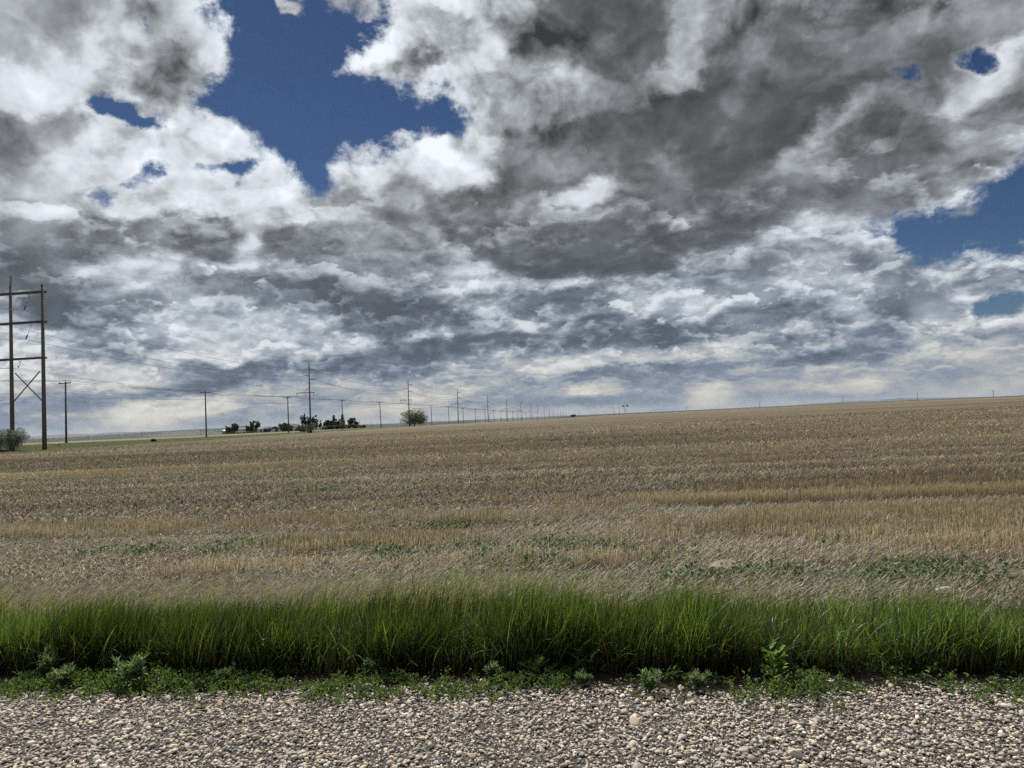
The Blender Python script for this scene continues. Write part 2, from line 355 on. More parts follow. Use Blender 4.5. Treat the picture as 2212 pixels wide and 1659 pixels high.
def height(x, y):
    x = np.asarray(x, float); y = np.asarray(y, float)
    g = 0.95 * sst(x, -48, 8) + 0.40 * sst(x, 8, 90)
    rise = sst(y, 70, 300) * (1 - sst(y, 330, 620))
    drop = -2.0 * sst(y, 330, 760) - 7.0 * sst(y, 800, 1700) - 4.0 * sst(y, 1700, 3000)
    d = np.hypot(x, y)
    ridge = sst(d, 3600, 6500) * (12.5 + 9 * (fb(x / 1800.0 + 9, y / 5000.0, 3) - 0.4))
    mound = 26 * np.exp(-(((x + 3050) / 900) ** 2 + ((y - 5600) / 1000) ** 2))
    roll = 0.10 * (fb(x / 30 + 5, y / 18, 11) - 0.5) * sst(d, 14, 60) * (1 - sst(d, 300, 500))
    wav = 0.38 * (fb(x / 60 + 2, y / 55 + 7, 21) - 0.5) * sst(y, 120, 220) * sst(x, -30, 40) * (1 - sst(y, 400, 600))
    ditch = -0.10 * np.exp(-((y - 5.6) / 0.5) ** 2)
    bank = sst(-x, 82.5, 92.5) * (0.15 + 0.75 * np.exp(-((y - 60) / 110.0) ** 2)) * (1 - sst(y, 350, 500)) * sst(y, -40, 30)
    return bank + g * rise + drop + ridge + mound + roll + wav + ditch
def hz(x, y): return float(height(x, y))
def ray(px, py):
    """world direction through a point of a 2212 px wide frame"""
    v = fwd + rgt * ((px - 1106) / F) - upv * ((py - 829.5) / F)
    return v.normalized()
def on_ground(px, py):
    v = ray(px, py); lo, hi = 1.0, 900.0
    for _ in range(40):
        m = (lo + hi) / 2; p = EYE + v * m
        if p.z > hz(p.x, p.y): lo = m
        else: hi = m
    return EYE + v * lo
def at_dist(px, D):
    """ground point in the vertical plane through column px at the horizon, D metres away"""
    hy = 903 - 0.0445 * (px - 1106); v = ray(px, hy); k = D / math.hypot(v.x, v.y)
    x, y = v.x * k, v.y * k
    return x, y, hz(x, y)

# ------------------------------------------------------------------ materials
def mat(name):
    m = bpy.data.materials.new(name); m.use_nodes = True; T = NT(m.node_tree); T.n.clear()
    out = T.node('ShaderNodeOutputMaterial'); bs = T.node('ShaderNodeBsdfPrincipled')
    T.l.new(bs.outputs[0], out.inputs[0]); return m, T, bs, out
def simple(name, col, rough=0.8, var=0.15, scale=6.0, metal=0.0, bump=0.0, stretch=(1, 1, 1)):
    m, T, bs, out = mat(name)
    tc = T.node('ShaderNodeTexCoord').outputs['Object']; p = T.v('MULTIPLY', tc, stretch)
    n = T.noise(p, scale, 5, 0.6)
    T.put(bs.inputs['Base Color'], T.mix(n, tuple(c * (1 - var) for c in col), tuple(min(1, c * (1 + var)) for c in col)))
    bs.inputs['Roughness'].default_value = rough; bs.inputs['Metallic'].default_value = metal
    if bump:
        b = T.node('ShaderNodeBump'); T.put(b.inputs['Height'], n); b.inputs['Strength'].default_value = bump
        b.inputs['Distance'].default_value = 0.02; T.put(bs.inputs['Normal'], b.outputs[0])
    return m
def plant_mat(name, trans=0.45, rough=0.5, tint=(1, 1, 1), spec=0.3, tt=(1.1, 1.25, 0.6)):
    m, T, bs, out = mat(name)
    c = T.attr('col', 'Color')
    T.put(bs.inputs['Base Color'], c); bs.inputs['Roughness'].default_value = rough
    bs.inputs['Specular IOR Level'].default_value = spec
    if trans:
        tr = T.node('ShaderNodeBsdfTranslucent'); T.put(tr.inputs[0], T.v('MULTIPLY', c, tt))
        mx = T.node('ShaderNodeMixShader'); mx.inputs[0].default_value = trans
        T.l.new(bs.outputs[0], mx.inputs[1]); T.l.new(tr.outputs[0], mx.inputs[2]); T.l.new(mx.outputs[0], out.inputs[0])
    return m
WOOD = simple('weathered pole wood', (0.13, 0.105, 0.085), 0.85, 0.45, 3.0, stretch=(6, 6, 0.6), bump=0.4)
DARKWOOD = simple('dark crossarm wood', (0.10, 0.075, 0.06), 0.85, 0.3, 2.0)
STEEL = simple('galvanised steel', (0.20, 0.21, 0.22), 0.5, 0.15, 4.0, 0.7)
PORC = simple('insulator', (0.06, 0.05, 0.05), 0.35, 0.1, 4.0)
WIRE = simple('aluminium wire', (0.10, 0.10, 0.11), 0.6, 0.05, 2.0, 0.3)
GRASSM = plant_mat('grass blade', 0.50, 0.42, spec=0.45)
STRAWM = plant_mat('straw', 0.35, 0.6, spec=0.25, tt=(1, 0.95, 0.8))
SILVERM = plant_mat('silvery leaf', 0.2, 0.5, spec=0.4, tt=(1, 1, 1))
LEAFM = plant_mat('leaf', 0.40, 0.5)
STONEM, _T, _b, _o = mat('river stone')
_n = _T.noise(_T.node('ShaderNodeTexCoord').outputs['Object'], 160.0, 3, 0.6)
_T.put(_b.inputs['Base Color'], _T.mix(_n, _T.v('SCALE', _T.attr('col', 'Color'), scale=0.72), _T.v('SCALE', _T.attr('col', 'Color'), scale=1.22)))
_b.inputs['Roughness'].default_value = 0.75

# ------------------------------------------------------------------ ground sheet
def build_ground():
    fine = np.radians(np.arange(-62, 56, 0.25)); coarse = np.radians(np.arange(56, 298, 4.0))
    ang = np.concatenate([fine, coarse]); na = len(ang)
    rad = np.concatenate([[0.6], np.geomspace(1.5, 12500, 210)]); nr = len(rad)
    A, R = np.meshgrid(ang, rad); X = np.sin(A) * R; Y = np.cos(A) * R
    V = np.stack([X, Y, height(X, Y)], -1).reshape(-1, 3)
    i, j = np.meshgrid(np.arange(nr - 1), np.arange(na), indexing='ij'); j2 = (j + 1) % na
    Q = np.stack([i * na + j, i * na + j2, (i + 1) * na + j2, (i + 1) * na + j], -1).reshape(-1, 4)[:, ::-1]
    me = np_mesh('ground', V, Q, smooth=True)
    m, T, bs, out = mat('ground')
    g = T.node('ShaderNodeNewGeometry').outputs['Position']; x, y, z = T.sep(g)
    d = T.v('LENGTH', g)
    def nz(sx, sy, det=4, rough=0.55, sc=1.0): return T.noise(T.xyz(T.m('MULTIPLY', x, sx), T.m('MULTIPLY', y, sy), 0.0), sc, det, rough)
    # stubble field: rows run along x
    mott = nz(0.35, 1.1, 8, 0.68); rows = nz(0.02, 0.55, 5, 0.6); big = nz(0.03, 0.06, 4, 0.55); fine_ = T.ramp(nz(9.0, 14.0, 6, 0.75), 0.36, 0.64, typ='LINEAR'); clod = T.ramp(nz(2.2, 4.5, 7, 0.72), 0.40, 0.60, typ='LINEAR')
    streak = nz(0.012, 0.30, 6, 0.62)
    straw = T.mix(rows, (0.25, 0.208, 0.13), (0.37, 0.31, 0.20))
    soil = T.mix(fine_, (0.08, 0.066, 0.052), (0.23, 0.19, 0.15))
    near = T.ramp(d, 25.0, 110.0, 1.0, 0.0)
    thr = T.m('ADD', T.m('MULTIPLY', T.m('SUBTRACT', big, 0.5), 0.45), T.m('MULTIPLY', near, 0.06))
    cover = T.ramp(T.m('SUBTRACT', T.m('ADD', T.m('MULTIPLY', mott, 0.7), T.m('MULTIPLY', clod, 0.3)), thr), 0.40, 0.60)
    fld = T.mix(cover, soil, T.mix(T.m('MULTIPLY', T.m('SUBTRACT', 1.0, clod), 0.6), straw, (0.14, 0.118, 0.08)))
    fld = T.mix(T.ramp(streak, 0.48, 0.68, 0.0, 0.55), fld, (0.19, 0.155, 0.10))
    fld = T.mix(T.ramp(nz(0.01, 0.22, 5, 0.6, 1.7), 0.55, 0.70, 0.0, 0.40), fld, (0.36, 0.31, 0.22))
    gp = T.m('ADD', T.ramp(nz(0.03, 0.10, 6, 0.65), 0.50, 0.66, 0.0, 0.55), T.m('MULTIPLY', T.ramp(fine_, 0.52, 0.60), 0.12))
    ctr = T.ramp(T.v('LENGTH', T.xyz(T.m('DIVIDE', T.m('ADD', x, 24.0), 22.0), T.m('DIVIDE', T.m('SUBTRACT', y, 112.0), 40.0), 0.0)), 0.5, 1.0, 0.55, 0.0)
    gp = T.m('MAXIMUM', gp, T.m('MULTIPLY', ctr, T.ramp(mott, 0.35, 0.6)))
    fld = T.mix(gp, fld, (0.18, 0.19, 0.09))
    farw = T.ramp(d, 70, 150)
    s1 = nz(0.004, 0.05, 6, 0.65); s2 = nz(0.006, 0.09, 5, 0.6, 1.3)
    fld = T.mix(T.m('MULTIPLY', farw, T.ramp(s1, 0.44, 0.60, 0.0, 0.75)), fld, (0.155, 0.124, 0.078))
    fld = T.mix(T.m('MULTIPLY', farw, T.ramp(s2, 0.54, 0.66, 0.0, 0.5)), fld, (0.42, 0.36, 0.25))
    # road bed, verge soil
    dust = T.mix(fine_, (0.11, 0.10, 0.09), (0.30, 0.275, 0.245))
    ysoft = T.m('ADD', y, T.m('MULTIPLY', T.m('SUBTRACT', nz(1.4, 1.4, 5), 0.5), 0.5))
    c = T.mix(T.ramp(ysoft, 4.35, 4.55), dust, (0.085, 0.07, 0.05))
    c = T.mix(T.ramp(ysoft, 5.7, 6.2), c, T.mix(T.ramp(d, 8, 40), T.mix(fine_, (0.09, 0.075, 0.058), (0.27, 0.23, 0.17)), fld))
    # left of the field: grass strip, track, next field
    xs = T.m('ADD', x, T.m('MULTIPLY', T.m('SUBTRACT', nz(0.12, 0.05, 4), 0.5), 2.5))
    strip = T.mix(nz(0.3, 0.1, 6, 0.7), (0.045, 0.068, 0.018), (0.10, 0.13, 0.04))
    c = T.mix(T.m('MULTIPLY', T.ramp(xs, -79.5, -80.5), T.ramp(y, 4.0, 20.0)), c, strip)
    track = T.m('MULTIPLY', T.ramp(xs, -94.5, -95.2), T.ramp(xs, -98.5, -97.8))
    c = T.mix(T.m('MULTIPLY', track, T.ramp(nz(0.3, 0.02, 4), 0.35, 0.5, 0.35, 0.9)), c, (0.30, 0.27, 0.22))
    lf = T.mix(nz(0.01, 0.03, 6, 0.6), (0.20, 0.165, 0.10), (0.33, 0.27, 0.17))
    c = T.mix(T.ramp(xs, -101, -103), c, lf)
    yard = T.m('MULTIPLY', T.ramp(xs, -96, -104), T.ramp(T.m('SUBTRACT', y, T.m('MULTIPLY', x, 0.1)), 290, 330))
    c = T.mix(yard, c, T.mix(nz(0.02, 0.02, 5), (0.045, 0.065, 0.022), (0.085, 0.105, 0.04)))
    # far plain and wooded rim
    pl = T.mix(T.ramp(T.noise(T.xyz(T.m('MULTIPLY', x, 0.0012), T.m('MULTIPLY', y, 0.0035), 0.0), 1.0, 5, 0.6), 0.45, 0.6), (0.04, 0.065, 0.035), (0.11, 0.115, 0.065))
    c = T.mix(T.ramp(d, 800, 1100), c, pl)
    wd = T.mix(nz(0.003, 0.002, 6, 0.7), (0.008, 0.015, 0.014), (0.020, 0.030, 0.024))
    c = T.mix(T.ramp(T.m('ADD', d, T.m('MULTIPLY', nz(0.001, 0.001, 5), 1300.0)), 2300, 3000), c, wd)
    T.put(bs.inputs['Base Color'], c); bs.inputs['Roughness'].default_value = 0.95
    bs.inputs['Specular IOR Level'].default_value = 0.15
    bp = T.node('ShaderNodeBump'); T.put(bp.inputs['Height'], T.m('ADD', T.m('MULTIPLY', clod, 1.6), fine_))
    bp.inputs['Distance'].default_value = 0.10; T.put(bp.inputs['Strength'], T.ramp(d, 60, 600, 0.8, 0.0))
    T.put(bs.inputs['Normal'], bp.outputs[0])
    return tag(link('ground', me, m), kind='structure')
build_ground()

def build_mountains():
    """low far ranges on the rim of the plain"""
    mm = simple('mountain forest and rock', (0.05, 0.06, 0.06), 0.95, 0.3, 0.002)
    for name, a0, a1, hh, seed in (('mountains', -45, -22, 88, 5), ('mountains', 14, 26, 40, 8)):
        n = 160; V = []; Fc = []
        for i in range(n + 1):
            t = i / n; a = math.radians(a0 + (a1 - a0) * t); e = math.sin(math.pi * t) ** 0.5
            p = hh * e * (0.25 + 0.95 * float(fb(t * 7 + seed, 1.3, seed, 5)) ** 1.4)
            for R, z in ((10700, -14), (11300, p * 0.75), (11700, p), (12300, -14)):
                V.append((math.sin(a) * R, math.cos(a) * R, z))
        for i in range(n):
            for k in range(3): b = i * 4 + k; Fc.append((b, b + 4, b + 5, b + 1))
        me = np_mesh(name, np.array(V), np.array(Fc), smooth=True)
        tag(link(name, me, mm), kind='structure')
build_mountains()

# ------------------------------------------------------------------ gravel
def ico(sub):
    import bmesh
    bm = bmesh.new(); bmesh.ops.create_icosphere(bm, subdivisions=sub, radius=1.0)
    V = np.array([v.co[:] for v in bm.verts]); Fc = np.array([[v.index for v in f.verts] for f in bm.faces]); bm.free()
    return V, Fc
def rotmats(n, flat=0.28):
    a = rng.uniform(0, 2 * np.pi, n); b = rng.normal(0, flat, n); c = rng.normal(0, flat, n)
    ca, sa, cb, sb, cc, sc = np.cos(a), np.sin(a), np.cos(b), np.sin(b), np.cos(c), np.sin(c); Z = np.zeros(n); O = np.ones(n)
    Rz = np.stack([ca, -sa, Z, sa, ca, Z, Z, Z, O], 1).reshape(n, 3, 3)
    Rx = np.stack([O, Z, Z, Z, cb, -sb, Z, sb, cb], 1).reshape(n, 3, 3)
    Ry = np.stack([cc, Z, sc, Z, O, Z, -sc, Z, cc], 1).reshape(n, 3, 3)
    return Rz @ Rx @ Ry
PAL = np.array([(.42, .36, .29), (.34, .31, .28), (.30, .28, .27), (.22, .21, .21), (.12, .115, .115), (.33, .28, .245), (.56, .52, .45), (.45, .40, .35), (.28, .24, .20), (.46, .42, .34)])
PW = np.array([.19, .18, .16, .12, .07, .08, .05, .08, .05, .02])
def stone_shapes(sub, n, sharp=0.2):
    V, Fc = ico(sub); out = []
    for k in range(n):
        W = V.copy()
        for _ in range(5):   # flattened facets
            d = rng.normal(size=3); d /= np.linalg.norm(d); h = rng.uniform(0.55, 0.9)
            p = W @ d; W -= np.outer(np.maximum(p - h, 0) * 0.85, d)
        W *= 1 + sharp * (rng.normal(size=(len(V), 1)) * 0.25)
        out.append(W)
    return out, Fc
def build_stones():
    shapes = {}
    Vs, Fs, Cs = [], [], []; base = 0
    def scatter(n, rfun, sub, zf, y0, y1, side=1.4, keep=None, lift=0.0):
        nonlocal base
        x = rng.uniform(-6.6, 5.2, n); y = rng.uniform(y0, y1, n)
        ok = (np.abs(x + 0.12 * y) < 0.75 * y + side)
        if keep is not None: ok &= keep(x, y)
        x, y = x[ok], y[ok]; n = len(x); r = rfun(n)
        sh, Fc = stone_shapes(sub, 10); k = rng.integers(0, 10, n)
        S = np.stack([r * rng.uniform(0.9, 1.35, n), r * rng.uniform(0.65, 1.0, n), r * rng.uniform(0.36, 0.68, n)], 1)
        W = np.array(sh)[k] * S[:, None, :]
        W = np.einsum('nij,nvj->nvi', rotmats(n), W)
        z = height(x, y) + r * zf + lift * rng.uniform(0, 1, n)
        W += np.stack([x, y, z], 1)[:, None, :]
        c = PAL[rng.choice(len(PAL), n, p=PW / PW.sum())] * rng.uniform(0.72, 1.22, (n, 1)) * np.array([[1.66, 1.63, 1.55]])
        Vs.append(W.reshape(-1, 3)); Cs.append(np.repeat(c, W.shape[1], 0))
        Fs.append((Fc[None] + (base + np.arange(n) * W.shape[1])[:, None, None]).reshape(-1, 3)); base += n * W.shape[1]
    edge = lambda x, y: y < 4.50 + 0.35 * (fb(x * 1.3, x * 0 + 2, 4) - 0.5) + rng.exponential(0.05, len(x))
    LN = lambda m, s, a, b: (lambda n: np.clip(np.exp(rng.normal(math.log(m), s, n)), a, b))
    scatter(80000, LN(0.0052, 0.3, 0.003, 0.009), 1, 0.5, 2.2, 4.9, keep=edge, lift=0.004)
    scatter(54000, LN(0.0077, 0.30, 0.005, 0.014), 2, 0.45, 2.2, 4.9, keep=edge, lift=0.006)
    scatter(7500, LN(0.0125, 0.25, 0.010, 0.024), 2, 0.45, 2.2, 4.9, keep=edge, lift=0.006)
    scatter(150, LN(0.024, 0.15, 0.02, 0.034), 3, 0.4, 2.3, 4.7)
    V = np.concatenate(Vs); Fc = np.concatenate(Fs); C = np.concatenate(Cs)
    tag(link('gravel', np_mesh('gravel', V, Fc, C, smooth=True), STONEM), 'loose tan and grey river gravel covering the road edge', 'gravel', kind='stuff')
build_stones()
def rock(name, px, py, size, col, label, cat='rock', sink=0.3, rz=0.3):
    p = on_ground(px, py); V, Fc = ico(4); r = np.random.default_rng(int(px))
    W = V.copy()
    for _ in range(9):
        d = r.normal(size=3); d /= np.linalg.norm(d); h = r.uniform(0.5, 0.85); q = W @ d; W -= np.outer(np.maximum(q - h, 0) * 0.92, d)
    W *= 1 + 0.22 * (fb(V[:, 0] * 4 + 9, V[:, 1] * 4 + V[:, 2] * 3 + 9, 2, 4) - 0.5)[:, None]
    W *= 1 + 0.06 * (fb(V[:, 0] * 14 + 9, V[:, 2] * 14 + V[:, 1] * 9 + 9, 5, 3) - 0.5)[:, None]
    W *= np.array(size) / 2
    me = np_mesh(name, W, Fc, np.tile(np.array(col), (len(W), 1)) * (0.85 + 0.3 * fb(V[:, 0] * 6 + 9, V[:, 1] * 6 + V[:, 2] * 5, 6, 4))[:, None], smooth=True)
    o = link(name, me, STONEM); o.location = (p.x, p.y, p.z + size[2] * (0.5 - sink)); o.rotation_euler = (0.05, 0.06, rz)
    return tag(o, label, cat)
rock('boulder', 1565, 1234, (0.34, 0.28, 0.22), (.27, .205, .15), 'rounded tan boulder lying in the stubble behind the green grass', sink=0.40)
rock('rock', 2041, 1282, (0.15, 0.12, 0.09), (.55, .50, .43), 'small pale rock just behind the right end of the green grass', sink=0.25)
rock('flat_stone', 1720, 1634, (0.085, 0.058, 0.042), (.50, .47, .38), 'largest flat pale stone lying on the gravel road', 'stone', sink=0.15, rz=-0.25)
# ------------------------------------------------------------------ blades: grass, stubble, straw
def blades(x, y, h, w, az, lean, curve, seg, col_root, col_tip, z0=None, yaw=None, taper=True, gain=1.0):
    """n curved blades; az = direction of lean, lean = radians from vertical at the root, curve = extra bend to the tip"""
    n = len(x); z0 = height(x, y) if z0 is None else z0
    t = np.linspace(0, 1, seg + 1)
    th = lean[:, None] + curve[:, None] * t[None, :]
    dl = h[:, None] / seg
    hx = np.concatenate([np.zeros((n, 1)), np.cumsum(np.sin(th[:, :-1]) * dl, 1)], 1)
    hz_ = np.concatenate([np.zeros((n, 1)), np.cumsum(np.cos(th[:, :-1]) * dl, 1)], 1)
    cx = x[:, None] + hx * np.sin(az)[:, None]; cy = y[:, None] + hx * np.cos(az)[:, None]; cz = z0[:, None] + hz_
    yw = rng.uniform(0, 2 * np.pi, n) if yaw is None else yaw
    prof = (np.sin(np.pi * (0.12 + 0.88 * t)) * 0.75 + 0.25 * (1 - t)) if taper else np.ones(seg + 1)
    if taper: prof[-1] = 0.04
    ww = (w[:, None] * prof[None, :]) / 2
    ax = np.cos(yw)[:, None] * ww; ay = np.sin(yw)[:, None] * ww
    L = np.stack([cx - ax, cy - ay, cz], -1); R = np.stack([cx + ax, cy + ay, cz], -1)
    V = np.stack([L, R], 2).reshape(n, -1, 3)
    q = np.array([[2 * i, 2 * i + 1, 2 * i + 3, 2 * i + 2] for i in range(seg)])
    Fc = (q[None] + (np.arange(n) * 2 * (seg + 1))[:, None, None]).reshape(-1, 4)
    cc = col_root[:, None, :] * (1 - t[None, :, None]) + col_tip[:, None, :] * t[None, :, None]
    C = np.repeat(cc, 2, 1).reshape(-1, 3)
    return V.reshape(-1, 3), Fc, C
def merge(parts):
    V, Fc, C = [], [], []; b = 0
    for v, f, c in parts: V.append(v); Fc.append(f + b); C.append(c); b += len(v)
    return np.concatenate(V), np.concatenate(Fc), np.concatenate(C)
def pick(cols, n, var=0.15):
    cols = np.array(cols); k = rng.integers(0, len(cols), n)
    return cols[k] * rng.uniform(1 - var, 1 + var, (n, 1))
U = rng.uniform
def build_grass():
    P = []
    n = 80000
    x = U(-7.2, 5.4, n); y = 4.80 + 1.10 * U(0, 1, n) ** 1.15 + 0.34 * (fb(x * 1.5, x * 0, 31) - 0.5)
    dens = fb(x * 1.6 + 3, y * 1.4, 33, 3); ok = U(0, 1, n) < sst(dens, 0.28, 0.52) + 0.35; x, y = x[ok], y[ok]; n = len(x)
    hh = (0.20 + 0.38 * fb(x * 2.0 + 4, y * 1.2, 35, 3)) * (1 - 0.10 * sst(x, 0.5, 4)) * (1 + 0.16 * np.exp(-((x + 0.9) / 0.9) ** 2)) * U(0.45, 1.15, n)
    tint = fb(x * 1.1 + 11, y * 0.8, 37, 3)[:, None]; tint = np.clip((tint - .5) * 1.6 + .5 + .12 * sst(x, -3, 0)[:, None], 0, 1)
    root = pick([(.018, .022, .01), (.028, .026, .012), (.05, .036, .02)], n)  # near-black roots: shade at the foot of the grass painted into the blades
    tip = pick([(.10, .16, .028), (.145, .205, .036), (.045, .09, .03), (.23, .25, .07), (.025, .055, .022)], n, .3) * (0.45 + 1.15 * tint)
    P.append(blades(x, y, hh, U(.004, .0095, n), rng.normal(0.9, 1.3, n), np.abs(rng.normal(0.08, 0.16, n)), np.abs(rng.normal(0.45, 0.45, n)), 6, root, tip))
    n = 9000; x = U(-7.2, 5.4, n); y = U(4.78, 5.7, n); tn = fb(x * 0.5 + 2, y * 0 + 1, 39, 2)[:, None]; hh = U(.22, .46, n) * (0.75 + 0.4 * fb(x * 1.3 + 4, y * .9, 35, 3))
    P.append(blades(x, y, hh, U(.007, .013, n), rng.normal(1.0, 1.5, n), U(.05, .4, n), U(.5, 1.7, n), 7, pick([(.03, .035, .014)], n), pick([(.07, .13, .03), (.12, .18, .03), (.05, .11, .05), (.17, .20, .05)], n, .3) * (.6 + .9 * tn)))  # wide blades, roots also darkened in colour for shade
    # dead blades and stems low in the sward
    n = 5000; x = U(-7.2, 5.4, n); y = U(4.78, 5.5, n)
    P.append(blades(x, y, U(.10, .32, n), U(.002, .004, n), U(0, 6.28, n), np.abs(rng.normal(0.25, 0.3, n)), rng.normal(0.3, 0.6, n), 4, pick([(.12, .09, .055), (.15, .10, .06)], n), pick([(.17, .14, .08), (.09, .08, .035)], n)))
    # taller stems with seed heads
    n = 2600; x = U(-7, 5.2, n); y = U(4.95, 5.8, n); k = U(0, 1, n) < 0.3 + 0.7 * np.exp(-((x + 0.9) / 1.1) ** 2); x, y = x[k], y[k]; n = len(x)
    h = U(.42, .60, n) + 0.06 * np.exp(-((x + 0.9) / 0.9) ** 2)
    P.append(blades(x, y, h, np.full(n, .0022), rng.normal(1.4, .5, n), U(0, .12, n), U(0.1, 0.4, n), 6, pick([(.10, .13, .04)], n), pick([(.22, .23, .11), (.26, .21, .14)], n), taper=False))
    for _ in range(5):
        a = rng.normal(1.4, .6, n)
        P.append(blades(x + h * 0.22 * np.sin(a) * U(.5, 1, n), y + h * .1 * np.cos(a), U(.03, .07, n), U(.002, .005, n), a, U(.2, .9, n), U(.2, .9, n), 3, pick([(.25, .25, .14)], n), pick([(.36, .31, .22), (.22, .24, .10)], n), z0=height(x, y) + h * U(.80, .98, n)))
    V, Fc, C = merge(P)
    tag(link('grass', np_mesh('grass', V, Fc, C, smooth=True), GRASSM), 'tall bright green grass strip between the gravel road and the stubble field', 'grass', kind='stuff')
def build_dry_grass():
    n = 42000; x = U(-9, 6.5, n); y = U(5.6, 7.7, n)
    m = 0.25 + 0.75 * sst(x, 0.8, -2.0); ok = U(0, 1, n) < m * (0.35 + fb(x, y * 1.3, 41)) * (1 - 0.7 * sst(y, 6.6, 7.7)); x, y = x[ok], y[ok]; n = len(x)
    h = U(.17, .38, n) * (1 - 0.30 * sst(y, 6, 7.5)) * (1.1 - .3 * sst(x, -2, .5)); az = rng.normal(1.35, .35, n)
    P = [blades(x, y, h, U(.0022, .005, n), az, U(.35, 1.1, n), U(.3, .8, n), 5, pick([(.20, .18, .11), (.12, .13, .06)], n), pick([(.66, .59, .53), (.52, .46, .41), (.36, .33, .24)], n))]
    n = 9000; x = U(-9, 7.5, n); y = U(5.7, 8.0, n)
    P.append(blades(x, y, U(.05, .14, n), U(.006, .014, n), U(0, 6.28, n), U(.3, 1.3, n), U(.2, .6, n), 3, pick([(.06, .09, .03)], n), pick([(.12, .17, .07), (.09, .14, .05), (.18, .19, .11)], n), z0=None))
    V, Fc, C = merge(P)
    tag(link('dry_grass', np_mesh('dry_grass', V, Fc, C, smooth=True), STRAWM), 'silvery dry grass leaning over behind the green grass strip', 'dry grass', kind='stuff')
# standing stubble: bands y0, y1, x0, x1 (soft ends), density
BANDS = [(7.85, 8.45, -5.6, -3.9, .8), (7.95, 8.30, -3.0, 1.2, .45), (8.0, 8.7, -1.2, .9, .95), (7.9, 8.55, 1.2, 9, .5), (9.2, 10.3, -5.0, -1.6, .9), (9.3, 9.9, -1.2, 1.6, .5), (8.75, 10.35, 2.6, 16, 1.0),
         (9.7, 10.6, 0.9, 3.0, .75), (10.6, 12.0, 0.6, 20, 1.0), (11.2, 12.6, -12, -1.0, .6), (11.6, 12.6, -1.5, 1.0, .45), (12.9, 14.1, 0.0, 24, 1.0), (13.9, 15.2, -5.0, 1.0, .7), (14.9, 16.2, 2.0, 26, .8),
         (17.2, 18.6, 2.5, 30, .75), (16.8, 17.8, -3, 3, .45), (19.6, 21.2, 1, 32, .65), (22.6, 24.4, -2, 40, .7), (26, 28, -10, 45, .65)]
def standing(x, y):
    m = np.zeros(len(x)); wob = 0.22 * (fb(x * 0.5 + 3, y * 0 + 1, 51) - 0.5) * 2
    for a, b, c, d, v in BANDS:
        s = 0.8 + 0.03 * (b + a); m = np.maximum(m, v * sst(y + wob, a - .06, a + .06) * (1 - sst(y + wob, b - .08, b + .08)) * sst(x, c - s, c + s) * (1 - sst(x, d - s, d + s)))
    brk = sst(fb(x * 0.75 + 7, y * 1.0, 53, 3), 0.36, 0.50)
    right = sst(x, 0, 5)
    brk2 = sst(fb(x * 1.5 + 17, y * 1.6, 57, 3), 0.30, 0.55)
    m = m * (brk * (0.35 + 0.65 * brk2) * (1 - 0.6 * right) + 0.6 * right)
    far = sst(y, 26, 32) * sst(fb(x * 0.03, y * 0.45, 55, 3), 0.34, 0.56) * 0.8
    return np.maximum(m, far)
def frustum(n, y0, y1, side=2.0, k=0.76):
    y = np.sqrt(U(y0 ** 2, y1 ** 2, n)); return (U(-1, 1, n) * (k * y + side)) - 0.12 * y, y
STRAW = [(.39, .33, .225), (.46, .395, .265), (.29, .25, .175), (.52, .455, .32), (.38, .325, .215)]
def streak(x, y):
    a = fb(x * .018 + 3, y * (.55 - .25 * sst(y, 20, 60)), 91, 3); b = fb(x * .012 + 8, y * 1.3, 93, 2)
    w = .5 + .5 * np.sin(6.283 * (y + 1.6 * fb(x * .03, y * .12, 95, 2)) / 1.75)
    return 1.14 * (0.42 + 0.85 * np.clip((a - .5) * 1.9 + .5, 0, 1) + .25 * b + .26 * (w - .5) * sst(y, 11, 16) * (.3 + .7 * sst(x, -6, 4)))[:, None]
PALE = [(.56, .50, .40), (.70, .64, .53), (.40, .36, .28), (.30, .28, .20), (.26, .27, .17)]
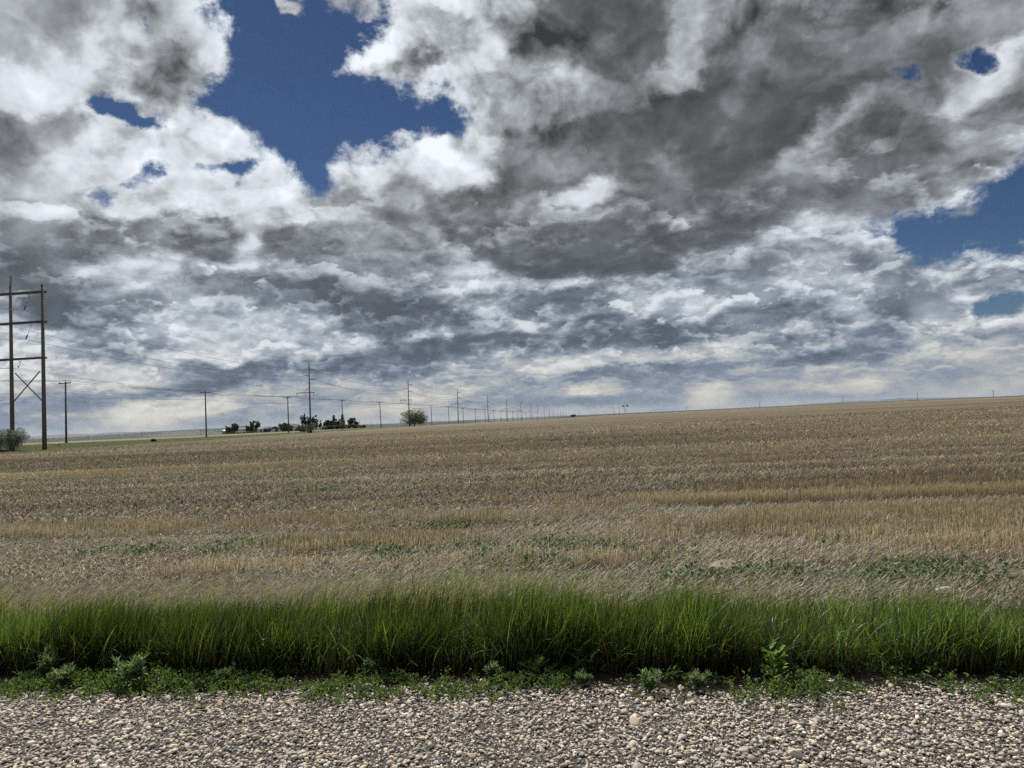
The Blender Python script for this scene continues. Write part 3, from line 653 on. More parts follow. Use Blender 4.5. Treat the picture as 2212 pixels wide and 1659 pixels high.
def build_stubble():
    P = []
    for n, y0, y1, wk, hk, rowgap in ((150000, 7.8, 16, 1.0, 1.0, .19), (130000, 16, 32, 1.5, .8, .19), (110000, 32, 62, 2.6, .62, .38), (90000, 62, 120, 6.0, .5, 0.76)):
        x, y = frustum(n, y0, y1)
        y = np.round(y / rowgap) * rowgap + rng.normal(0, .018 * rowgap / .19, n)
        ok = U(0, 1, n) < standing(x, y) * 1.05
        ok &= ~((x > -81.5) == False)
        x, y = x[ok], y[ok]; n = len(x)
        tone = fb(x * 0.25 + 5, y * 0.6, 61, 3)[:, None]
        h = U(.11, .20, n) * hk * (0.85 + 0.3 * fb(x * .6, y, 63)); lean = np.abs(rng.normal(.04, .10, n)) + 0.9 * (U(0, 1, n) < .05)
        r = pick([(.12, .092, .066), (.17, .13, .095)], n) * streak(x, y); t = pick(STRAW, n) * (0.75 + 0.5 * tone) * streak(x, y)
        P.append(blades(x, y, h, U(.0035, .0065, n) * wk, rng.normal(1.4, .7, n), lean, rng.normal(.03, .08, n), 2 if y0 < 30 else 1, r, t, taper=False, yaw=rng.normal(0, .6, n)))
    V, Fc, C = merge(P)
    tag(link('stubble', np_mesh('stubble', V, Fc, C), STRAWM), 'standing cut stalks in broken rows across the field', 'stubble', kind='stuff')
    P = []
    for n, y0, y1, wk, lk in ((75000, 6.2, 13, 1, 1), (60000, 13, 28, 1.4, 1.1), (36000, 28, 60, 2.2, 1.2), (30000, 60, 120, 4.5, 1.4)):
        x, y = frustum(n, y0, y1)
        m = (1 - 0.75 * standing(x, y)) * (0.25 + 1.1 * sst(fb(x * .35 + 1, y * .9, 71, 3), .30, .60)) * (1 - 0.55 * np.exp(-((y - 18) / 4.0) ** 2) * (1 - sst(x, -1, 4)))
        gap = np.maximum.reduce([sst(y, a - .30, a - .16) * (1 - sst(y, a - .02, a + .06)) * sst(x, c, c + 1) * (1 - sst(x, d - 1, d)) for a, b, c, d, v in BANDS])
        k = U(0, 1, n) < m * (1 - .7 * gap); x, y = x[k], y[k]; n = len(x)
        az = np.where(U(0, 1, n) < .68, rng.normal(1.15, .38, n), U(0, 6.28, n))
        P.append(blades(x, y, U(.04, .17, n) * lk, U(.0025, .0055, n) * wk, az, U(.95, 1.55, n), rng.normal(.05, .1, n), 1, pick(PALE, n), pick(PALE, n, .25), z0=height(x, y) + U(.004, .05, n), taper=False, yaw=-az + rng.normal(0, .3, n)))
    # short bits of straw, leaf and clod
    for n, y0, y1, wk in ((90000, 6.0, 13, 1), (110000, 13, 28, 1.7), (70000, 28, 60, 3.0), (22000, 60, 110, 5)):
        x, y = frustum(n, y0, y1); gap = np.maximum.reduce([sst(y, a - .30, a - .16) * (1 - sst(y, a - .02, a + .06)) * sst(x, c, c + 1) * (1 - sst(x, d - 1, d)) for a, b, c, d, v in BANDS])
        k = U(0, 1, n) < (.30 + .70 * (1 - standing(x, y))) * (1 - .85 * gap); x, y = x[k], y[k]; n = len(x)
        c = pick([(.58, .51, .39), (.42, .36, .26), (.32, .27, .18), (.07, .056, .043), (.14, .115, .085), (.28, .24, .17), (.19, .22, .11), (.09, .075, .055)], n, .25) * streak(x, y)
        P.append(blades(x, y, U(.02, .065, n) * wk ** .8, U(.006, .016, n) * wk, U(0, 6.28, n), U(.5, 1.5, n), rng.normal(0, .2, n), 1, c, c * .9, z0=height(x, y) + U(0, .02, n), taper=False))
    V, Fc, C = merge(P)
    tag(link('chaff', np_mesh('chaff', V, Fc, C), STRAWM), 'flattened pale straw lying between the stubble rows', 'straw', kind='stuff')
build_grass(); build_dry_grass(); build_stubble()

# ------------------------------------------------------------------ leaves
def leaf_cards(cx, cy, cz, size, col, up=0.5, aspect=0.6, fold=0.25, az=None, pitch=None):
    """leaf shapes of six vertices, two quads folded on the midrib"""
    n = len(cx); az = U(0, 6.28, n) if az is None else az; pt = rng.normal(up, .45, n) if pitch is None else pitch
    d = np.stack([np.sin(az) * np.cos(pt), np.cos(az) * np.cos(pt), np.sin(pt)], 1)
    s = np.stack([np.cos(az), -np.sin(az), np.zeros(n)], 1); nrm = np.cross(s, d)
    c = np.stack([cx, cy, cz], 1); S = size[:, None]
    def pt_(a, b, f): return c + d * S * a + s * S * b * aspect + nrm * S * f
    V = np.stack([pt_(0, 0, 0), pt_(.35, -.5, fold), pt_(.75, -.38, fold * .8), pt_(1, 0, 0), pt_(.75, .38, fold * .8), pt_(.35, .5, fold)], 1)
    q = np.array([[0, 3, 2, 1], [0, 5, 4, 3]])
    Fc = (q[None] + (np.arange(n) * 6)[:, None, None]).reshape(-1, 4)
    return V.reshape(-1, 3), Fc, np.repeat(col, 6, 0)
GREENS = [(.075, .12, .04), (.10, .15, .05), (.06, .10, .035), (.13, .17, .07)]
def build_ground_cover():
    P = []
    n = 4200; x = U(-6.6, 5, n); y = 4.60 + rng.normal(0, .13, n)
    ok = (U(0, 1, n) < .04 + sst(fb(x * 1.9 + 9, y * 3.0, 81, 3), .40, .60)) & (y > 4.2) & (y < 5.0); x, y = x[ok], y[ok]; hh = U(.01, .085, len(x)) * (.5 + fb(x * 2.2, y, 85))
    for _ in range(12):
        n = len(x); a = x + rng.normal(0, .016, n); b = y + rng.normal(0, .016, n)
        P.append(leaf_cards(a, b, height(a, b) + .004 + hh * U(.1, 1, n), U(.014, .036, n), pick([(.11, .165, .07), (.15, .20, .09), (.09, .14, .055), (.17, .21, .07)], n, .3), .55, .34))
    V, Fc, C = merge(P)
    tag(link('ground_cover', np_mesh('ground_cover', V, Fc, C), LEAFM), 'low leafy weeds fringing the gravel road', 'weeds', kind='stuff')
    # volunteer seedlings in the stubble: patches by position on the field
    P = []
    pts = [(300, 1196, .30, .12), (345, 1192, .25, .10), (600, 1176, .45, .16), (690, 1188, .35, .14), (840, 1192, .30, .12), (780, 1180, .3, .12), (1010, 1187, .4, .12), (1120, 1196, .4, .14), (1040, 1210, .3, .12), (1230, 1178, .45, .12), (1290, 1186, .35, .10), 
           (1180, 1215, .5, .12), (1010, 1130, .5, .15), (960, 1140, .5, .15), (1800, 1170, .25, .10), (1640, 1240, .4, .12), (2010, 1232, .5, .14), (2060, 1248, .5, .14), (200, 1196, .3, .12), (520, 1180, .35, .12), (880, 1208, .35, .1), (470, 1195, .3, .1), (1500, 1250, .4, .1), (1400, 1205, .4, .1), (700, 1060, .6, .3), (1900, 1250, .4, .1)]
    for px, py, sx, sy in pts:
        p = on_ground(px, py); n = int(62 * sx / .3); x = p.x + rng.normal(0, sx * .6, n); y = p.y + rng.normal(0, sy * 1.3, n)
        for _ in range(3):
            a = x + rng.normal(0, .03, n); b = y + rng.normal(0, .03, n); P.append(leaf_cards(a, b, height(a, b) + U(.01, .08, n), U(.022, .055, n), pick([(.085, .13, .065), (.13, .17, .10), (.055, .09, .04)], n, .25), .35, .75))
    n = 5200; x, y = frustum(n, 7.2, 42); k = U(0, 1, n) < sst(fb(x * .25 + 2, y * .5, 83, 3), .42, .62); x, y = x[k], y[k]
    for _ in range(2):
        m = len(x); a = x + rng.normal(0, .04, m); b = y + rng.normal(0, .03, m); P.append(leaf_cards(a, b, height(a, b) + U(.01, .08, m), U(.03, .07, m), pick([(.09, .14, .06), (.14, .17, .09), (.07, .11, .045)], m, .25), .35, .7))
    V, Fc, C = merge(P)
    tag(link('seedlings', np_mesh('seedlings', V, Fc, C), LEAFM), 'patches of broad-leaved green seedlings scattered through the stubble', 'seedlings', kind='stuff')
build_ground_cover()

def weed(px, py, h, kind, label, seed):
    """kind: bushy (whorls of narrow leaves), broad (few large leaves), lobed (tall with big lobed leaves)"""
    r = np.random.default_rng(seed); p = on_ground(px, py)
    t = empty('weed', (p.x, p.y, p.z), label, 'weed', 'weeds along the gravel edge')
    st = MB(); P = []
    nst = {'bushy': 9, 'broad': 1, 'lobed': 3}[kind]
    for s in range(nst):
        a = r.uniform(0, 6.28); ln = r.uniform(.15, .75) if kind == 'bushy' else r.uniform(.05, .25); hh = h * r.uniform(.6, 1.0)
        pts = [Vector((math.sin(a) * ln * hh * q ** 1.3, math.cos(a) * ln * hh * q ** 1.3, hh * q)) for q in (0, .35, .7, 1)]
        st.tube(pts, [h * .018, h * .014, h * .01, h * .005], 5)
        if kind == 'bushy':
            for q in np.linspace(.3, 1, 7):
                i = min(int(q * 3), 2); f = q * 3 - i; c = pts[i].lerp(pts[i + 1], f); m = 9
                az = r.uniform(0, 6.28, m); pt = r.uniform(.1, .9, m) + (q > .9) * .4; ones = np.ones(m)
                P.append(leaf_cards(ones * c.x, ones * c.y, ones * c.z, r.uniform(.24, .42, m) * h, np.array([(.20, .27, .15)] * m) * r.uniform(.7, 1.25, (m, 1)), az=az, pitch=pt, aspect=.22, fold=.05))
        elif kind == 'broad':
            m = 7; az = np.linspace(0, 6.28, m, endpoint=False) + r.uniform(-.3, .3, m); o = np.zeros(m)
            P.append(leaf_cards(o, o, o + h * .12, r.uniform(.7, 1.05, m) * h, np.array([(.10, .16, .04)] * m) * r.uniform(.8, 1.2, (m, 1)), az=az, pitch=r.uniform(.5, 1.2, m), aspect=.55, fold=.12))
        else:
            for q in np.linspace(.08, 1, 7):
                c = pts[min(int(q * 3), 2)].lerp(pts[min(int(q * 3), 2) + 1], q * 3 - min(int(q * 3), 2)); az0 = r.uniform(0, 6.28)
                for lob in (0, -1.0, 1.0, -.6, .6):     # a long blade with side lobes
                    off = abs(lob) * .16 * h; base = c + Vector((math.sin(az0) * off, math.cos(az0) * off, off * .6)); o = np.ones(1)
                    P.append(leaf_cards(o * base.x, o * base.y, o * base.z, o * h * (.46 if lob == 0 else .22) * (1.15 - .5 * q), np.array([(.20, .31, .05)]) * r.uniform(.85, 1.15), az=o * (az0 + lob), pitch=o * r.uniform(.35, .8), aspect=.5, fold=.08))
    st.build('stem', STEMM, t)
    V, Fc, C = merge(P); link('leaves', np_mesh('leaves', V, Fc, C), LEAFM, t)
    return t
STEMM = simple('green stem', (.14, .16, .07), .6, .2, 30)
weed(1672, 1470, .21, 'lobed', 'tallest bright green weed with lobed leaves, right of centre before the grass', 1)
weed(1160, 1462, .17, 'broad', 'broad-leaved weed near the centre at the foot of the grass', 2)
weed(290, 1488, .17, 'bushy', 'largest grey-green bushy weed left at the gravel edge', 3)
weed(100, 1468, .17, 'bushy', 'spiky grey-green bushy weed nearest the left edge of the road', 4)
weed(135, 1490, .13, 'bushy', 'second bushy weed from the left, slightly nearer the gravel', 5)
weed(805, 1462, .11, 'bushy', 'small spiky-topped weed between the left and centre of the verge', 6)
weed(490, 1480, .10, 'bushy', 'small low weed right of the largest bushy one', 7)
weed(1065, 1470, .10, 'bushy', 'yellow-green upright little weed left of the broad-leaved one', 8)
weed(1402, 1500, .13, 'bushy', 'dark green feathery weed standing forward on the gravel, right of centre', 9)
weed(1510, 1492, .10, 'bushy', 'small bushy weed between the feathery weed and the tall lobed one', 10)
weed(738, 1490, .05, 'broad', 'tiny lone seedling out on the gravel left of centre', 11)
weed(1262, 1482, .08, 'bushy', 'narrow-leaved weed just right of the broad-leaved one', 12)
# ------------------------------------------------------------------ power lines
TX, DX = -80.5, -93.7            # the two pole lines run along y at these x
def y_on(px, X):                  # distance along the line of the pole seen at column px
    hy = 903 - 0.0445 * (px - 1106); v = ray(px, hy); return X / v.x * v.y
def wood_pole(parent, h, r0_, r1_, x=0.0, name='pole', zb=-0.6, n=10):
    m = MB(); m.tube([(x, 0, zb), (x, 0, h * .5), (x, 0, h)], [r0_, (r0_ + r1_) / 2, r1_], n); return m.build(name, WOOD, parent, True)
def insulator(parent, p, q, r=.09, name='insulator', n=8, sheds=6):
    m = MB(); p, q = Vector(p), Vector(q); pts, rr = [], []
    for i in range(sheds * 2 + 1):
        pts.append(p.lerp(q, i / (sheds * 2))); rr.append(r if i % 2 else r * .45)
    m.tube(pts, rr, n); return m.build(name, PORC, parent)

# corner structure: two tall poles tied by three crossarms and an X brace
def h_frame():
    y = y_on(96, TX); X = TX; z = hz(X, y)
    t = empty('utility_structure', (X, y, z), 'tall two-pole wooden structure with three crossarms and an X brace, left edge of the field', 'power structure')
    H = 24.3; W = 5.1
    wood_pole(t, H, .31, .19, 0.0, n=14); wood_pole(t, H + .1, .31, .19, -W, n=14)
    for zz, x1 in ((23.2, .45), (18.8, .45), (13.5, .30)):
        m = MB()
        for yy in (-.32, .32): m.box(((x1 - 11.2) / 2, yy, zz), (x1 + 11.2, .12, .26))
        a = m.build('crossarm', DARKWOOD, t)
        for xx in (0, -W): k = MB(); k.tube([(xx, -.46, zz), (xx, .46, zz)], .05, 6); k.build('bolt', STEEL, a)
    m = MB(); m.tube([(-.25, -.38, 11.5), (-W + .25, -.38, 6.9)], .085, 8); m.build('brace', DARKWOOD, t)
    m = MB(); m.tube([(-.25, .38, 6.9), (-W + .25, .38, 11.5)], .085, 8); m.build('brace', DARKWOOD, t)
    m = MB(); m.box((-W + .12, 0, H + .1), (.10, .14, 3.0)); m.tube([(-W - .1, 0, H + .2), (-W + .05, 0, H + 1.45)], .05, 6); m.tube([(-W + .15, 0, H + 1.5), (-W - .3, 0, H + 1.35)], .05, 6)
    m.build('peak_bracket', STEEL, t)
    # slanting strings that pull the conductors round the bend
    ends = []
    for zz, xa, xe, ze in ((23.2, -2.05, -2.95, 20.7), (18.8, -1.85, -2.75, 16.35), (13.5, -3.7, -4.05, 12.3)):
        g = MB(); g.tube([(xa - .25, 0, zz - .12), (xa, 0, zz - .55)], .03, 6); g.tube([(xa + .25, 0, zz - .12), (xa, 0, zz - .55)], .03, 6); g.tube([(xa, 0, zz - .5), (xe, 0, ze)], .022, 6)
        g.build('hanger', STEEL, t)
        insulator(t, Vector((xe, 0, ze)).lerp(Vector((xa, 0, zz - .5)), .32), (xe, 0, ze), .13)
        ends.append(Vector((X + xe, y, z + ze)))
    return y, z, ends
HY, HZ, HEND = h_frame()

def tall_pole(first=False):
    t = empty('utility_pole', (0, 0, 0), 'x', 'utility pole', 'tall transmission poles along the field edge')
    wood_pole(t, 18.6, .26, .15)
    m = MB(); m.box((.12, 0, 18.5), (.10, .12, 2.4)); m.tube([(-.15, 0, 18.2), (.02, 0, 19.6)], .05, 6); m.tube([(.1, 0, 19.7), (-.2, 0, 19.55)], .05, 6); m.build('peak_bracket', STEEL, t)
    for x, zz, s in ((1.55, 17.75, 1), (-1.75, 16.2, -1), (1.6, 15.05, 1)):
        a = MB(); a.tube([(s * .12, 0, zz - .22), (x, 0, zz)], [.10, .06], 6); i = a.build('post_insulator', PORC, t)
        c = MB(); c.tube([(x, 0, zz + .02), (x + s * .02, 0, zz - .28)], .05, 6); c.build('clamp', STEEL, i)
    m = MB(); m.box((-1.1, -.2, 11.25), (5.0, .12, .20)); m.build('crossarm', DARKWOOD, t)
    m = MB(); m.tube([(-2.0, -.2, 11.3), (-.15, -.1, 12.6)], .035, 6); m.build('brace', STEEL, t)
    for x in (-3.45, -1.1, 1.2): insulator(t, (x, -.2, 11.1), (x, -.2, 10.45), .11, sheds=4)
    return t
TPX = [671, 884.5, 990, 1054.6, 1095.8, 1126, 1147.6, 1162, 1176, 1187, 1196, 1204, 1211, 1217, 1222]
TLAB = {0: 'tall wooden pole with three staggered arms rising in front of the dark farmyard trees', 1: 'tall wooden pole standing in front of the round bare-twigged bush',
        2: 'first tall staggered-arm pole to the right of the round bush', 3: 'second tall staggered-arm pole to the right of the round bush', 4: 'third tall staggered-arm pole right of the round bush, near the dust'}
tp = tall_pole(); TP = []
for i, px in enumerate(TPX):
    y = y_on(px, TX); o = tp if i == 0 else copy_tree(tp)
    o.location = (TX, y, hz(TX, y)); o['label'] = TLAB.get(i, 'distant tall pole of the long receding row, number %d beyond the round bush' % (i - 1)); TP.append(o.location.copy())
    o.rotation_euler = (0, rng.normal(0, .006), rng.normal(0, .05))
ORD = {5: 'fourth', 6: 'fifth', 7: 'sixth', 8: 'seventh', 9: 'eighth', 10: 'ninth', 11: 'tenth', 12: 'eleventh', 13: 'twelfth', 14: 'thirteenth and farthest'}
k = 0
for o in [q for q in bpy.data.objects if q.name.startswith('utility_pole') and q.parent is None]:
    if k in ORD: o['label'] = '%s tall pole to the right of the round bush, in the receding row' % ORD[k]
    k += 1

def small_pole():
    t = empty('distribution_pole', (0, 0, 0), 'x', 'utility pole', 'short crossarm poles behind the tall ones')
    wood_pole(t, 10.8, .19, .13)
    m = MB(); m.box((0, -.16, 10.55), (2.7, .12, .17)); a = m.build('crossarm', DARKWOOD, t)
    m = MB()
    for x in (-1.2, 1.2): m.tube([(x * .5, -.16, 10.5), (0, -.14, 9.9)], .02, 5)
    m.build('brace', STEEL, t)
    for x, zz in ((-1.2, 10.62), (1.2, 10.62), (0, 10.8)): insulator(t, (x, -.16 if x else 0, zz), (x, -.16 if x else 0, zz + .32), .055, sheds=3)
    return t
DPX = [143, 445.5, 623.5, 740, 823, 884.6, 932.6, 970, 1001, 1027, 1048.5, 1067, 1082.7, 1095, 1108, 1119, 1129, 1136.8, 1145, 1151.8, 1158.5, 1170, 1176, 1182, 1188, 1194]
DLAB = ['short single-crossarm pole just right of the two-pole structure', 'lone short crossarm pole between the left structure and the farm', 'short crossarm pole in front of the farm sheds, left of the tall pole', 'short crossarm pole rising behind the spruces',
        'short crossarm pole midway between the farm trees and the round bush', 'short crossarm pole whose arm crosses the tall pole at the round bush']
OW = ['first', 'second', 'third', 'fourth', 'fifth', 'sixth', 'seventh', 'eighth', 'ninth', 'tenth', 'eleventh', 'twelfth', 'thirteenth', 'fourteenth', 'fifteenth', 'sixteenth', 'seventeenth', 'eighteenth', 'nineteenth', 'twentieth']
sp = small_pole(); DP = []
for i, px in enumerate(DPX):
    y = y_on(px, DX); o = sp if i == 0 else copy_tree(sp)
    o.location = (DX, y, hz(DX, y)); DP.append(o.location.copy()); o.rotation_euler = (0, rng.normal(0, .008), rng.normal(0, .06))
    o['label'] = DLAB[i] if i < len(DLAB) else '%s short crossarm pole to the right of the round bush' % OW[i - len(DLAB)]

def wire(name, pts, sag, label, group, r=.020):
    m = MB()
    path = []
    for a, b in zip(pts[:-1], pts[1:]):
        L = (b - a).length; s = sag * (L / 110) ** 2
        nn = 14 if a.y < 400 else 5
        path += [a.lerp(b, q / nn) - Vector((0, 0, 4 * s * (q / nn) * (1 - q / nn))) for q in range(nn)]
    path.append(pts[-1]); m.tube(path, [r * (1 + min(p.y, 500) / 400) for p in path], 4, cap=False)
    tag(m.build(name, WIRE), label, 'wire', group)
G1 = 'transmission conductors strung along the tall poles'
off = lambda p, x, z: Vector((p.x + x, p.y, p.z + z))
def prev(x, z): return Vector((TX + x - 26, HY - 105, z))
T_ = TP[:12]
wire('conductor', [prev(-5, 20.3), HEND[0]] + [off(p, 1.56, 17.5) for p in T_], 2.4, 'highest right-hand conductor on the tall poles', G1)
wire('conductor', [prev(-5, 17.5), Vector((TX - 5.2, HY, HZ + 18.5))] + [off(p, -1.78, 15.95) for p in T_], 2.4, 'conductor on the left-pointing arm of the tall poles', G1)
wire('conductor', [prev(-5, 16.2), HEND[1]] + [off(p, 1.62, 14.8) for p in T_], 2.4, 'lowest of the three high conductors, on the lower right arm', G1)
wire('shield_wire', [prev(-8, 26), Vector((TX - 5.3, HY, HZ + 25.6))] + [off(p, 0, 19.6) for p in T_], 1.8, 'thin top wire carried on the very tips of the tall poles', G1, .010)
for x, lab in ((-3.45, 'outer left'), (-1.1, 'middle'), (1.2, 'right-hand')):
    wire('conductor', [prev(x - 2, 11.6), Vector((TX - 4.05 + x * .3, HY, HZ + 12.2))] + [off(p, x, 10.4) for p in T_], 1.9, lab + ' conductor hung below the long crossarm of the tall poles', G1, .013)
G2 = 'wires strung along the short crossarm poles'
for x, zz, lab in ((-1.2, 10.95, 'left-end'), (1.2, 10.95, 'right-end'), (0, 11.12, 'centre top'), (.14, 8.9, 'lowest neutral')):
    wire('line_wire', [Vector((DX + x, DP[0].y - 50, zz)), *[off(p, x, zz) for p in DP[:18]]], 2.6, lab + ' wire of the short crossarm poles', G2, .016)

# poles of other lines far across the plain
def far_pole():
    t = empty('distant_pole', (0, 0, 0), 'x', 'utility pole', 'single poles far across the plain')
    wood_pole(t, 1.0, .19, .14, zb=-.05, n=6)
    m = MB(); m.box((0, 0, .93), (2.6, .12, .012)); m.build('crossarm', DARKWOOD, t); return t
fp = far_pole()
FAR = [(71.6, 4.2, 1860, 'tiny distant pole seen just right of the two-pole structure, near the silvery bush'), (190.6, 4.1, 1860, 'tiny distant pole right of the first short crossarm pole'), (306.8, 5.8, 1860, 'tiny distant pole midway between the first and second short poles'),
       (434, 5.5, 1370, 'distant pole immediately left of the lone second short pole'), (777.4, 10.1, 1280, 'distant pole just right of the farmyard trees'), (801.7, 8.6, 1150, 'second distant pole right of the farmyard trees'),
       (928.9, 7, 1370, 'faint distant pole beside the first short pole right of the round bush'), (1032.2, 7.5, 1300, 'faint distant pole left of the second tall pole beyond the bush'), (1056.7, 9.2, 1100, 'faint distant pole just right of the second tall pole beyond the bush'),
       (1250.8, 8.3, 1100, 'lone distant pole where the wooded rim meets the field crest'), (1326.7, 13.4, 800, 'left pole of the pair beside the lattice tower'), (1338, 12.8, 800, 'right pole of the pair beside the lattice tower'),
       (1483, 7.2, 1000, 'faint distant pole on the crest, first right of the lattice tower'), (1641, 9.2, 1000, 'distant pole on the field crest, second right of the lattice tower'), (1821, 12.7, 900, 'distant pole on the crest left of the faint mountains'),
       (1982, 13.9, 900, 'distant pole on the crest at the right end of the faint mountains'), (2146, 12.5, 900, 'distant pole on the crest nearest the right edge')]
for i, (px, up_, D, lab) in enumerate(FAR):
    x, y, z = at_dist(px, D); o = fp if i == 0 else copy_tree(fp)
    o.location = (x, y, z); o.scale = (1.0 + D / 2500, 1.0 + D / 2500, 1.65 + up_ / F * D - z); o['label'] = lab
def lattice_tower():
    x, y, z = at_dist(1351.3, 560); H = 1.65 + 20.4 / F * 560 - z
    t = empty('lattice_tower', (x, y, z), 'narrow pale lattice tower with two round dark antennas, on the field crest', 'tower')
    m = MB(); w0, w1 = .85, .42
    cor = lambda q: [(sx * (w0 + (w1 - w0) * q), sy * (w0 + (w1 - w0) * q), H * q) for sx, sy in ((-1, -1), (1, -1), (1, 1), (-1, 1))]
    N = 9
    for k in range(4): m.tube([cor(0)[k], cor(1)[k]], .07, 4)
    for i in range(N):
        a, b = cor(i / N), cor((i + 1) / N)
        for k in range(4): m.tube([a[k], b[(k + 1) % 4]], .05, 4); m.tube([b[k], b[(k + 1) % 4]], .045, 4)
    m.build('lattice', PALEST, t)
    for s in (-1, 1):
        d = MB(); d.tube([(s * 1.55, -.35, H * .80), (s * 1.55, .1, H * .80)], [.72, .72], 16); a = d.build('antenna', PORC, t)
        b = MB(); b.tube([(s * .4, 0, H * .80), (s * 1.5, 0, H * .80)], .06, 5); b.build('mount', PALEST, a)
PALEST = simple('pale tower paint', (.62, .62, .62), .6, .1, 1)
lattice_tower()

# ------------------------------------------------------------------ trees and bushes
BARK = simple('bark', (.09, .075, .06), .9, .3, 5)
def limb_mesh(H, W, r, n=7, base=.15, trunk=.12, droop=0):
    m = MB(); ends = []
    top = Vector((r.normal(0, .05) * W, 0, H * .85)); m.tube([(0, 0, -.3), (0, 0, H * .35), top], [trunk, trunk * .6, trunk * .15], 6)
    for i in range(n):
        a = r.uniform(0, 6.28); z0 = H * r.uniform(base, .6); L = W * r.uniform(.3, .5); e = Vector((math.sin(a) * L, math.cos(a) * L, min(H * .95, z0 + H * r.uniform(.15, .4))))
        mid = Vector((e.x * .45, e.y * .45, (z0 + e.z) / 2 - H * .02)); m.tube([(0, 0, z0), mid, e], [trunk * .4, trunk * .25, trunk * .07], 5); ends.append(e)
    return m, ends
def tree(px, D, W, H, kind, label, seed, name='tree', cat='tree', lift=0.0, base=None):
    r = np.random.default_rng(seed); x, y, z = at_dist(px, D)
    if base is not None: x, y, z = base
    t = empty(name, (x, y, z + lift), label, cat, None)
    n_cards = {'leafy': 2600, 'spruce': 2200, 'bare': 13000, 'silver': 9000, 'scrub': 1500}[kind]
    P = []
    if kind == 'spruce':
        m = MB(); m.tube([(0, 0, -.3), (0, 0, H * .95)], [.16, .03], 6); m.build('trunk', BARK, t)
        q = r.uniform(0.04, 1, n_cards) ** 0.8; lay = np.round(q * 13) / 13; rad = W / 2 * (1 - lay) ** .85 * r.uniform(.25, 1.05, n_cards) + .04; a = r.uniform(0, 6.28, n_cards)
        cz = H * (.06 + .94 * lay) - rad * .25 + r.normal(0, H * .012, n_cards)
        P.append(leaf_cards(rad * np.sin(a), rad * np.cos(a), cz, r.uniform(.25, .5, n_cards), np.array([(.04, .06, .04)] * n_cards) * r.uniform(.6, 1.5, (n_cards, 1)), az=a, pitch=r.normal(-.15, .3, n_cards), aspect=.6))
    else:
        nl = {'leafy': 9, 'bare': 30, 'silver': 22, 'scrub': 7}[kind]
        m, ends = limb_mesh(H, W, r, nl, base=.05 if kind in ('bare', 'silver', 'scrub') else .2, trunk={'leafy': .2, 'bare': .22, 'silver': .06, 'scrub': .08}[kind])
        if kind == 'bare':
            for e in list(ends):
                for _ in range(14):
                    s = e * r.uniform(.35, .95); d = Vector((e.x * .35 + r.normal(0, W * .07), e.y * .35 + r.normal(0, W * .07), abs(r.normal(.10, .08)) * H + .15)); m.tube([s, s + d * .5 + Vector((0, 0, .1)), s + d], [.05, .035, .02], 4)
        m.build('trunk', BARK if kind != 'bare' else TWIG, t)
        # clumps of foliage around the limb ends
        cl = []
        for e in ends:
            for _ in range(3): cl.append((e * r.uniform(.55, 1.05) + Vector((r.normal(0, .06) * W, r.normal(0, .06) * W, r.normal(0, .05) * H)), r.uniform(.10, .20) * W))
        for _ in range(6 if kind != 'bare' else 16): cl.append((Vector((r.normal(0, .14) * W, r.normal(0, .14) * W, H * r.uniform(.15 if kind != 'leafy' else .35, .9))), r.uniform(.10, .22) * W))
        pc = np.array([c[0][:] for c in cl]); pr = np.array([c[1] for c in cl]); k = r.integers(0, len(cl), n_cards)
        off_ = r.normal(size=(n_cards, 3)); off_ /= np.linalg.norm(off_, axis=1)[:, None]; off_ *= (r.uniform(.2, 1, n_cards) ** .5 * pr[k])[:, None]; off_[:, 2] *= .8
        c = pc[k] + off_; c[:, 2] = np.clip(c[:, 2], .05 * H, H)
        base_c = {'leafy': (.065, .09, .045), 'bare': (.20, .20, .13), 'silver': (.30, .33, .27), 'scrub': (.07, .07, .05)}[kind]
        sz = {'leafy': (.22, .45), 'bare': (.14, .32), 'silver': (.13, .24), 'scrub': (.2, .4)}[kind]
        P.append(leaf_cards(c[:, 0], c[:, 1], c[:, 2], r.uniform(*sz, n_cards), np.array([base_c] * n_cards) * r.uniform(.6, 1.5, (n_cards, 1)), up=.5, aspect=.30 if kind == 'silver' else .55))
    V, Fc, C = merge(P); link('crown', np_mesh('crown', V, Fc, C), SILVERM if kind in ('silver', 'bare') else LEAFM, t)
    return t
TWIG = simple('grey twig', (.13, .115, .09), .9, .3, 5)
FD = 350
def fx(zx): return (850 + zx / 3.403) / 1.852     # column from a position in the farm view
sc_ = FD / F / 6.302                               # metres per unit of that view
def ft(zx, zw, zh, kind, lab, seed, D=FD, **k): return tree(fx(zx), D, zw * sc_, zh * sc_, kind, lab, seed, **k)
ft(215, 80, 95, 'leafy', 'small dark tree left of the white-walled house, beside the grain bin', 11)
ft(275, 75, 155, 'leafy', 'taller dark tree above the left end of the white-walled house', 12)
ft(325, 50, 125, 'leafy', 'thin dark tree right of the taller one above the house roof', 13)
ft(480, 45, 100, 'leafy', 'small tree at the left side of the paired trees behind the long white building', 14)
ft(530, 95, 150, 'leafy', 'broad dark tree behind the long white building, left of its pair', 15)
ft(615, 90, 165, 'leafy', 'broad dark tree behind the long white building, right of its pair', 16)
for i, (a, b, c) in enumerate(((705, 70, 45), (770, 90, 45))): ft(a, b, c, 'scrub', ['low dark shrub between the small white sheds, nearer the left shed', 'low dark shrub between the small white sheds, nearer the right shed'][i], 20 + i, name='shrub', cat='shrub')
ft(950, 80, 110, 'bare', 'greyish bare tree left of the short pole in front of the farmhouse', 23)
ft(1010, 80, 115, 'bare', 'greyish bare tree just left of the dark-gabled farmhouse', 24)
